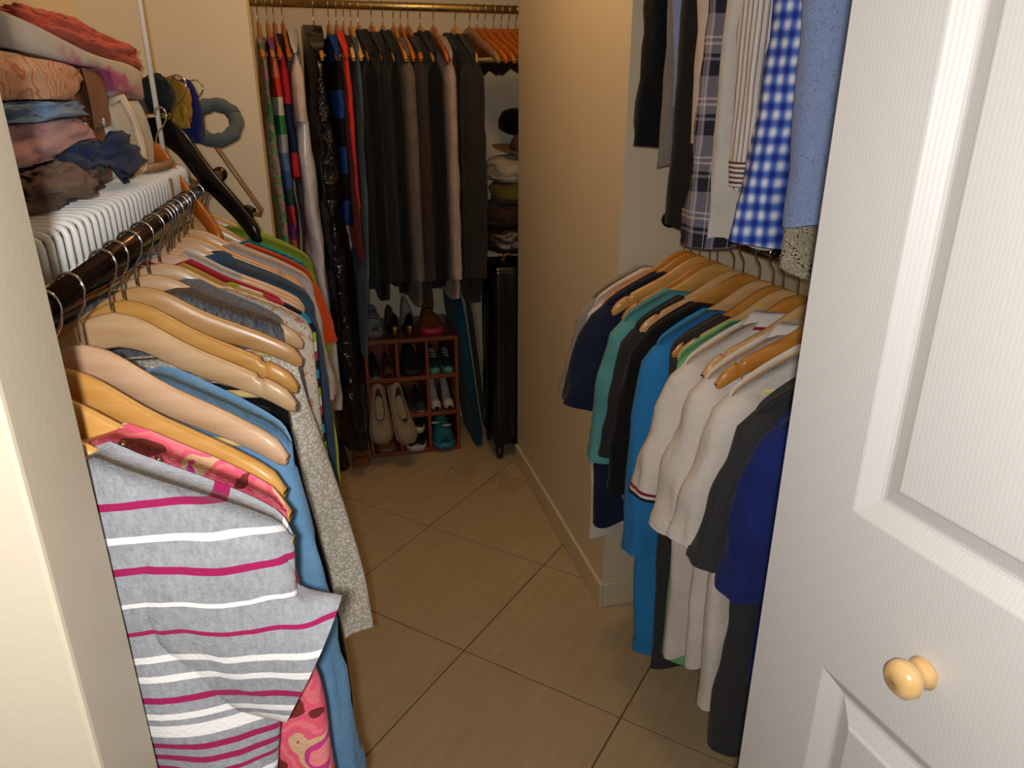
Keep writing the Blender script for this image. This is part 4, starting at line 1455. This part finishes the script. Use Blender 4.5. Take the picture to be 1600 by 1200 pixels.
v, f = rbox(-0.03, 0.36, 0.01, 0.25, 0.06, 0.88, 0.03)
mk('shell', v, f, M_bkgloss, sc)
for x in (0.0, 0.33):
    for y in (0.03, 0.22):
        v, f = lathe([(0, -0.012), (0.026, -0.012), (0.029, -0.006), (0.029, 0.006), (0.026, 0.012), (0, 0.012)], 20, 'x')
        w_ = mk('wheel', v, f, M_blackp, sc, True, (x, y, 0.0295))
        v, f = bbox(-0.018, 0.018, -0.016, 0.016, 0.0, 0.045, 0.003)
        mk('wheel_housing', v, f, M_blackp, w_, False, (0, 0, 0.004))
for x in (0.03, 0.10, 0.17, 0.24, 0.30):
    v, f = bbox(x - 0.008, x + 0.008, 0.005, 0.014, 0.10, 0.84, 0.003)
    mk('rib', v, f, M_bkgloss, sc)
v, f = tube([(0.04, 0.12, 0.875), (0.05, 0.12, 0.905), (0.09, 0.12, 0.918), (0.2, 0.12, 0.918), (0.24, 0.12, 0.905), (0.25, 0.12, 0.875)], 0.009, 10)
h_ = mk('carry_handle', v, f, plain('orange_brown_handle', '9a5428', 0.3), sc)
heap('brown_duffel', 'dark brown leather duffel lying on the suitcase', 'bag', (0.82, 3.0, 0.925), (0.36, 0.26, 0.13), plain('dark_brown_leather', '2b1c14', 0.35, 0, 0.3), 20, 0, 0.12, 3)
heap('brown_jumper', 'wrinkled dark brown jumper on the leather duffel', 'jumper', (0.83, 3.0, 1.03), (0.36, 0.26, 0.12), fab('36261c', '241812'), 21, 0, 0.2, 4)
heap('olive_cap', 'olive cloth folded on the dark brown pile', 'cloth', (0.85, 3.0, 1.12), (0.34, 0.25, 0.11), fab('5a5220', '463f18'), 22, 0, 0.12, 3)
heap('white_towel', 'off white towel folded under the straw hat', 'towel', (0.84, 3.02, 1.205), (0.34, 0.26, 0.12), fab('a59a88', '8c8272'), 23, 0, 0.14, 3)
# straw hat with brown band
hat = empty('straw_hat', 'tan hat with brown crown on top of the pile', 'hat', (0.85, 3.03, 1.30), 0, None, 0.1, 0.12)
v, f = lathe([(0.0, 0.012), (0.08, 0.012), (0.15, 0.018), (0.158, 0.022), (0.15, 0.023), (0.08, 0.018), (0.0, 0.018)], 32)
mk('brim', v, f, plain('tan_straw', '7a5f30', 0.7), hat)
v, f = lathe([(0.085, 0.015), (0.082, 0.05), (0.07, 0.075), (0.04, 0.085), (0.0, 0.082)], 32)
mk('crown', v, f, plain('brown_felt', '4a3826', 0.8), hat)
v, f = lathe([(0.0, 0.0), (0.07, 0.0), (0.074, 0.03), (0.06, 0.065), (0.03, 0.08), (0.0, 0.083)], 24)
cap = empty('baseball_hat', 'black cap hung against the back wall', 'hat', (0.865, 3.33, 1.40), 0, None, 0.3, 0.0)
mk('crown', v, f, fab('0c0c0d'), cap)
v, f = loft([[(0.07 * cos(a) * k, -0.02 - 0.09 * sin(a) * k, 0.006 + z) for a in [pi * q / 12 for q in range(13)]] for k, z in ((1, 0), (1, 0.004), (0.3, 0.004))], False, False, False)
mk('visor', v, f, fab('0c0c0d'), cap)

# ------------------------------------------------------------------ things on the floor
heap('green_bag', 'crumpled dark green bag on the floor under the right shirts', 'bag', (1.03, 1.22, 0.001), (0.24, 0.5, 0.10), fab('26332a', '17201a'), 30, 0, 0.2, 4)


def film(name, label, loc, rz, seed, sx, sy):
    t = MATS.get('clear_film')
    if not t:
        q = NT('clear_film')
        out = q.t.nodes['Material Output']
        g, tr, mx = q.n('ShaderNodeBsdfGlossy'), q.n('ShaderNodeBsdfTransparent'), q.n('ShaderNodeMixShader')
        g.inputs['Roughness'].default_value = 0.1
        mx.inputs[0].default_value = 0.09
        q.l(tr.outputs[0], mx.inputs[1])
        q.l(g.outputs[0], mx.inputs[2])
        q.l(mx.outputs[0], out.inputs['Surface'])
        t = MATS['clear_film'] = q.m
    V, Fc = [], []
    n = 14
    for j in range(n + 1):
        for i in range(n + 1):
            x, y = (i / n - 0.5) * sx, (j / n - 0.5) * sy
            z = 0.003 + 0.040 * abs(noise.noise(Vector((x * 28 + seed, y * 28, seed)))) * (1 - (2 * i / n - 1) ** 4) * (1 - (2 * j / n - 1) ** 4)
            V.append((x, y, z))
    for j in range(n):
        for i in range(n):
            a = j * (n + 1) + i
            Fc.append((a, a + 1, a + n + 2, a + n + 1))
    return tag(mk(name, V, Fc, t, None, False, loc, (0, 0, rz)), label, 'plastic')


film('plastic_wrap', 'crumpled clear plastic wrap on the floor near the partition', (0.655, 2.66, 0.0), 0.5, 1.3, 0.10, 0.17)
film('plastic_wrap', 'crumpled clear plastic wrap on the floor before the shoes', (0.48, 2.78, 0.0), -0.4, 4.1, 0.12, 0.14)


# ------------------------------------------------------------------ contact: packed cloth presses against its neighbours
import numpy as np
bpy.context.view_layer.update()


def meshes_of(o):
    return ([o] if o.type == 'MESH' else []) + [c for k in o.children for c in meshes_of(k)]


class Item:
    def __init__(self, o, rigid):
        self.o, self.rigid = o, rigid
        self.ms = meshes_of(o)
        self.co, self.tri = [], []
        for m in self.ms:
            a = np.empty(len(m.data.vertices) * 3)
            m.data.vertices.foreach_get('co', a)
            M = np.array(m.matrix_world)
            self.co.append(a.reshape(-1, 3) @ M[:3, :3].T + M[:3, 3])
            m.data.calc_loop_triangles()
            t = np.empty(len(m.data.loop_triangles) * 3, dtype=np.int32)
            m.data.loop_triangles.foreach_get('vertices', t)
            self.tri.append(t.reshape(-1, 3))

    def samples(self):
        out = []
        for c, t in zip(self.co, self.tri):
            p = c[t]
            out += [c, p.mean(1), (p[:, 0] + p[:, 1]) / 2, (p[:, 1] + p[:, 2]) / 2, (p[:, 0] + p[:, 2]) / 2]
            if self.rigid:
                for i in range(7):
                    for j in range(7 - i):
                        out.append(p[:, 0] * (i / 6) + p[:, 1] * (j / 6) + p[:, 2] * (1 - i / 6 - j / 6))
        return np.concatenate(out)

    def write(self):
        for m, c in zip(self.ms, self.co):
            Mi = np.array(m.matrix_world.inverted())
            m.data.vertices.foreach_set('co', (c @ Mi[:3, :3].T + Mi[:3, 3]).ravel())
            m.data.update()


CELL = 0.012


def maps(p, ax, org, shape):
    u, w = [k for k in range(3) if k != ax]
    i = np.clip(((p[:, u] - org[0]) / CELL).astype(int), 0, shape[0] - 1)
    j = np.clip(((p[:, w] - org[1]) / CELL).astype(int), 0, shape[1] - 1)
    lo = np.full(shape, np.inf)
    hi = np.full(shape, -np.inf)
    np.minimum.at(lo, (i, j), p[:, ax])
    np.maximum.at(hi, (i, j), p[:, ax])
    L, Hh = lo.copy(), hi.copy()
    for a in (-1, 0, 1):
        for b in (-1, 0, 1):
            L = np.minimum(L, np.roll(lo, (a, b), (0, 1)))
            Hh = np.maximum(Hh, np.roll(hi, (a, b), (0, 1)))
    return L, Hh


def separate(A_, B_, ax, eps=0.0012):
    """A_ lies on the low side of the axis, B_ on the high side"""
    pa, pb = A_.samples(), B_.samples()
    if (pa.max(0) < pb.min(0)).any() or (pb.max(0) < pa.min(0)).any():
        return
    u, w = [k for k in range(3) if k != ax]
    mn = np.minimum(pa.min(0), pb.min(0)) - 2 * CELL
    mx = np.maximum(pa.max(0), pb.max(0)) + 2 * CELL
    org = (mn[u], mn[w])
    shape = (int((mx[u] - mn[u]) / CELL) + 1, int((mx[w] - mn[w]) / CELL) + 1)
    la, ha = maps(pa, ax, org, shape)
    lb, hb = maps(pb, ax, org, shape)
    both = np.isfinite(la) & np.isfinite(lb)
    bad = both & (ha > lb - 2 * eps)
    if not bad.any():
        return
    with np.errstate(invalid='ignore'):
        if A_.rigid:
            m = ha + eps
        elif B_.rigid:
            m = lb - eps
        else:
            ma, mb = (la + ha) / 2, (lb + hb) / 2
            ta, tb = (ha - la) / 2 + 1e-4, (hb - lb) / 2 + 1e-4
            m = ma + (mb - ma) * ta / (ta + tb)
    for it, side in ((A_, -1), (B_, 1)):
        if it.rigid:
            continue
        for c in it.co:
            i = np.clip(((c[:, u] - org[0]) / CELL).astype(int), 0, shape[0] - 1)
            j = np.clip(((c[:, w] - org[1]) / CELL).astype(int), 0, shape[1] - 1)
            ok = bad[i, j]
            lim = m[i, j] + side * eps
            x = c[:, ax]
            c[:, ax] = np.where(ok, np.minimum(x, lim) if side < 0 else np.maximum(x, lim), x)


def settle(items, ax, reach=5, passes=3):
    for _ in range(passes):
        for d in range(1, reach + 1):
            for k in range(len(items) - d):
                a, b = items[k], items[k + d]
                if a.rigid and b.rigid:
                    continue
                h, g = (a, b) if a.rigid else (b, a) if b.rigid else (None, None)
                if h is not None and abs(h.o.location[ax] - g.o.location[ax]) < 0.0135:
                    continue          # the hanger that carries this garment
                separate(a, b, ax)


for grp, ax in (((GG, GL), 1), ((GQ, GR), 1), ((GU,), 1), ((GC, GB), 0)):
    its = [Item(o, o['group'] in (GL, GR, GB)) for o in scene.objects if o.parent is None and o.get('group') in grp and abs(o.rotation_euler[1]) < 0.01]
    its.sort(key=lambda q: q.o.location[ax])
    settle(its, ax)
    for q in its:
        if not q.rigid:
            q.write()

O_ = {o.name: o for o in scene.objects}
soft = {n: Item(O_[n], False) for n in ('brown_cloth', 'navy_cloth', 'pink_sweatshirt', 'denim_shorts', 'peach_pouch', 'white_tote', 'coral_cloth', 'black_bundle', 'yellow_bundle', 'blue_bundle',
                                        'brown_duffel', 'brown_jumper', 'olive_cap', 'white_towel')}
rig = {n: Item(O_[n], True) for n in ('tan_handbag', 'white_purse', 'straw_hat', 'suitcase')}
for _ in range(3):
    for n in ('brown_cloth', 'navy_cloth', 'pink_sweatshirt', 'denim_shorts', 'peach_pouch'):
        for r_ in ('tan_handbag', 'white_purse'):
            separate(soft[n], rig[r_], 1)
    pile = ['brown_cloth', 'navy_cloth', 'pink_sweatshirt', 'denim_shorts', 'peach_pouch', 'white_tote', 'coral_cloth']
    for d_ in range(1, 6):
        for k in range(len(pile) - d_):
            separate(soft[pile[k]], soft[pile[k + d_]], 2)
    for r_ in ('tan_handbag', 'white_purse'):
        separate(rig[r_], soft['white_tote'], 2)
        separate(rig[r_], soft['coral_cloth'], 2)
    separate(soft['white_tote'], soft['black_bundle'], 0)
    for a_, b_ in (('black_bundle', 'yellow_bundle'), ('yellow_bundle', 'blue_bundle'), ('black_bundle', 'blue_bundle')):
        separate(soft[a_], soft[b_], 1)
    separate(rig['suitcase'], soft['brown_duffel'], 2)
    for a_, b_ in (('brown_duffel', 'brown_jumper'), ('brown_jumper', 'olive_cap'), ('olive_cap', 'white_towel')):
        separate(soft[a_], soft[b_], 2)
    separate(soft['white_towel'], rig['straw_hat'], 2)
for q in soft.values():
    q.write()
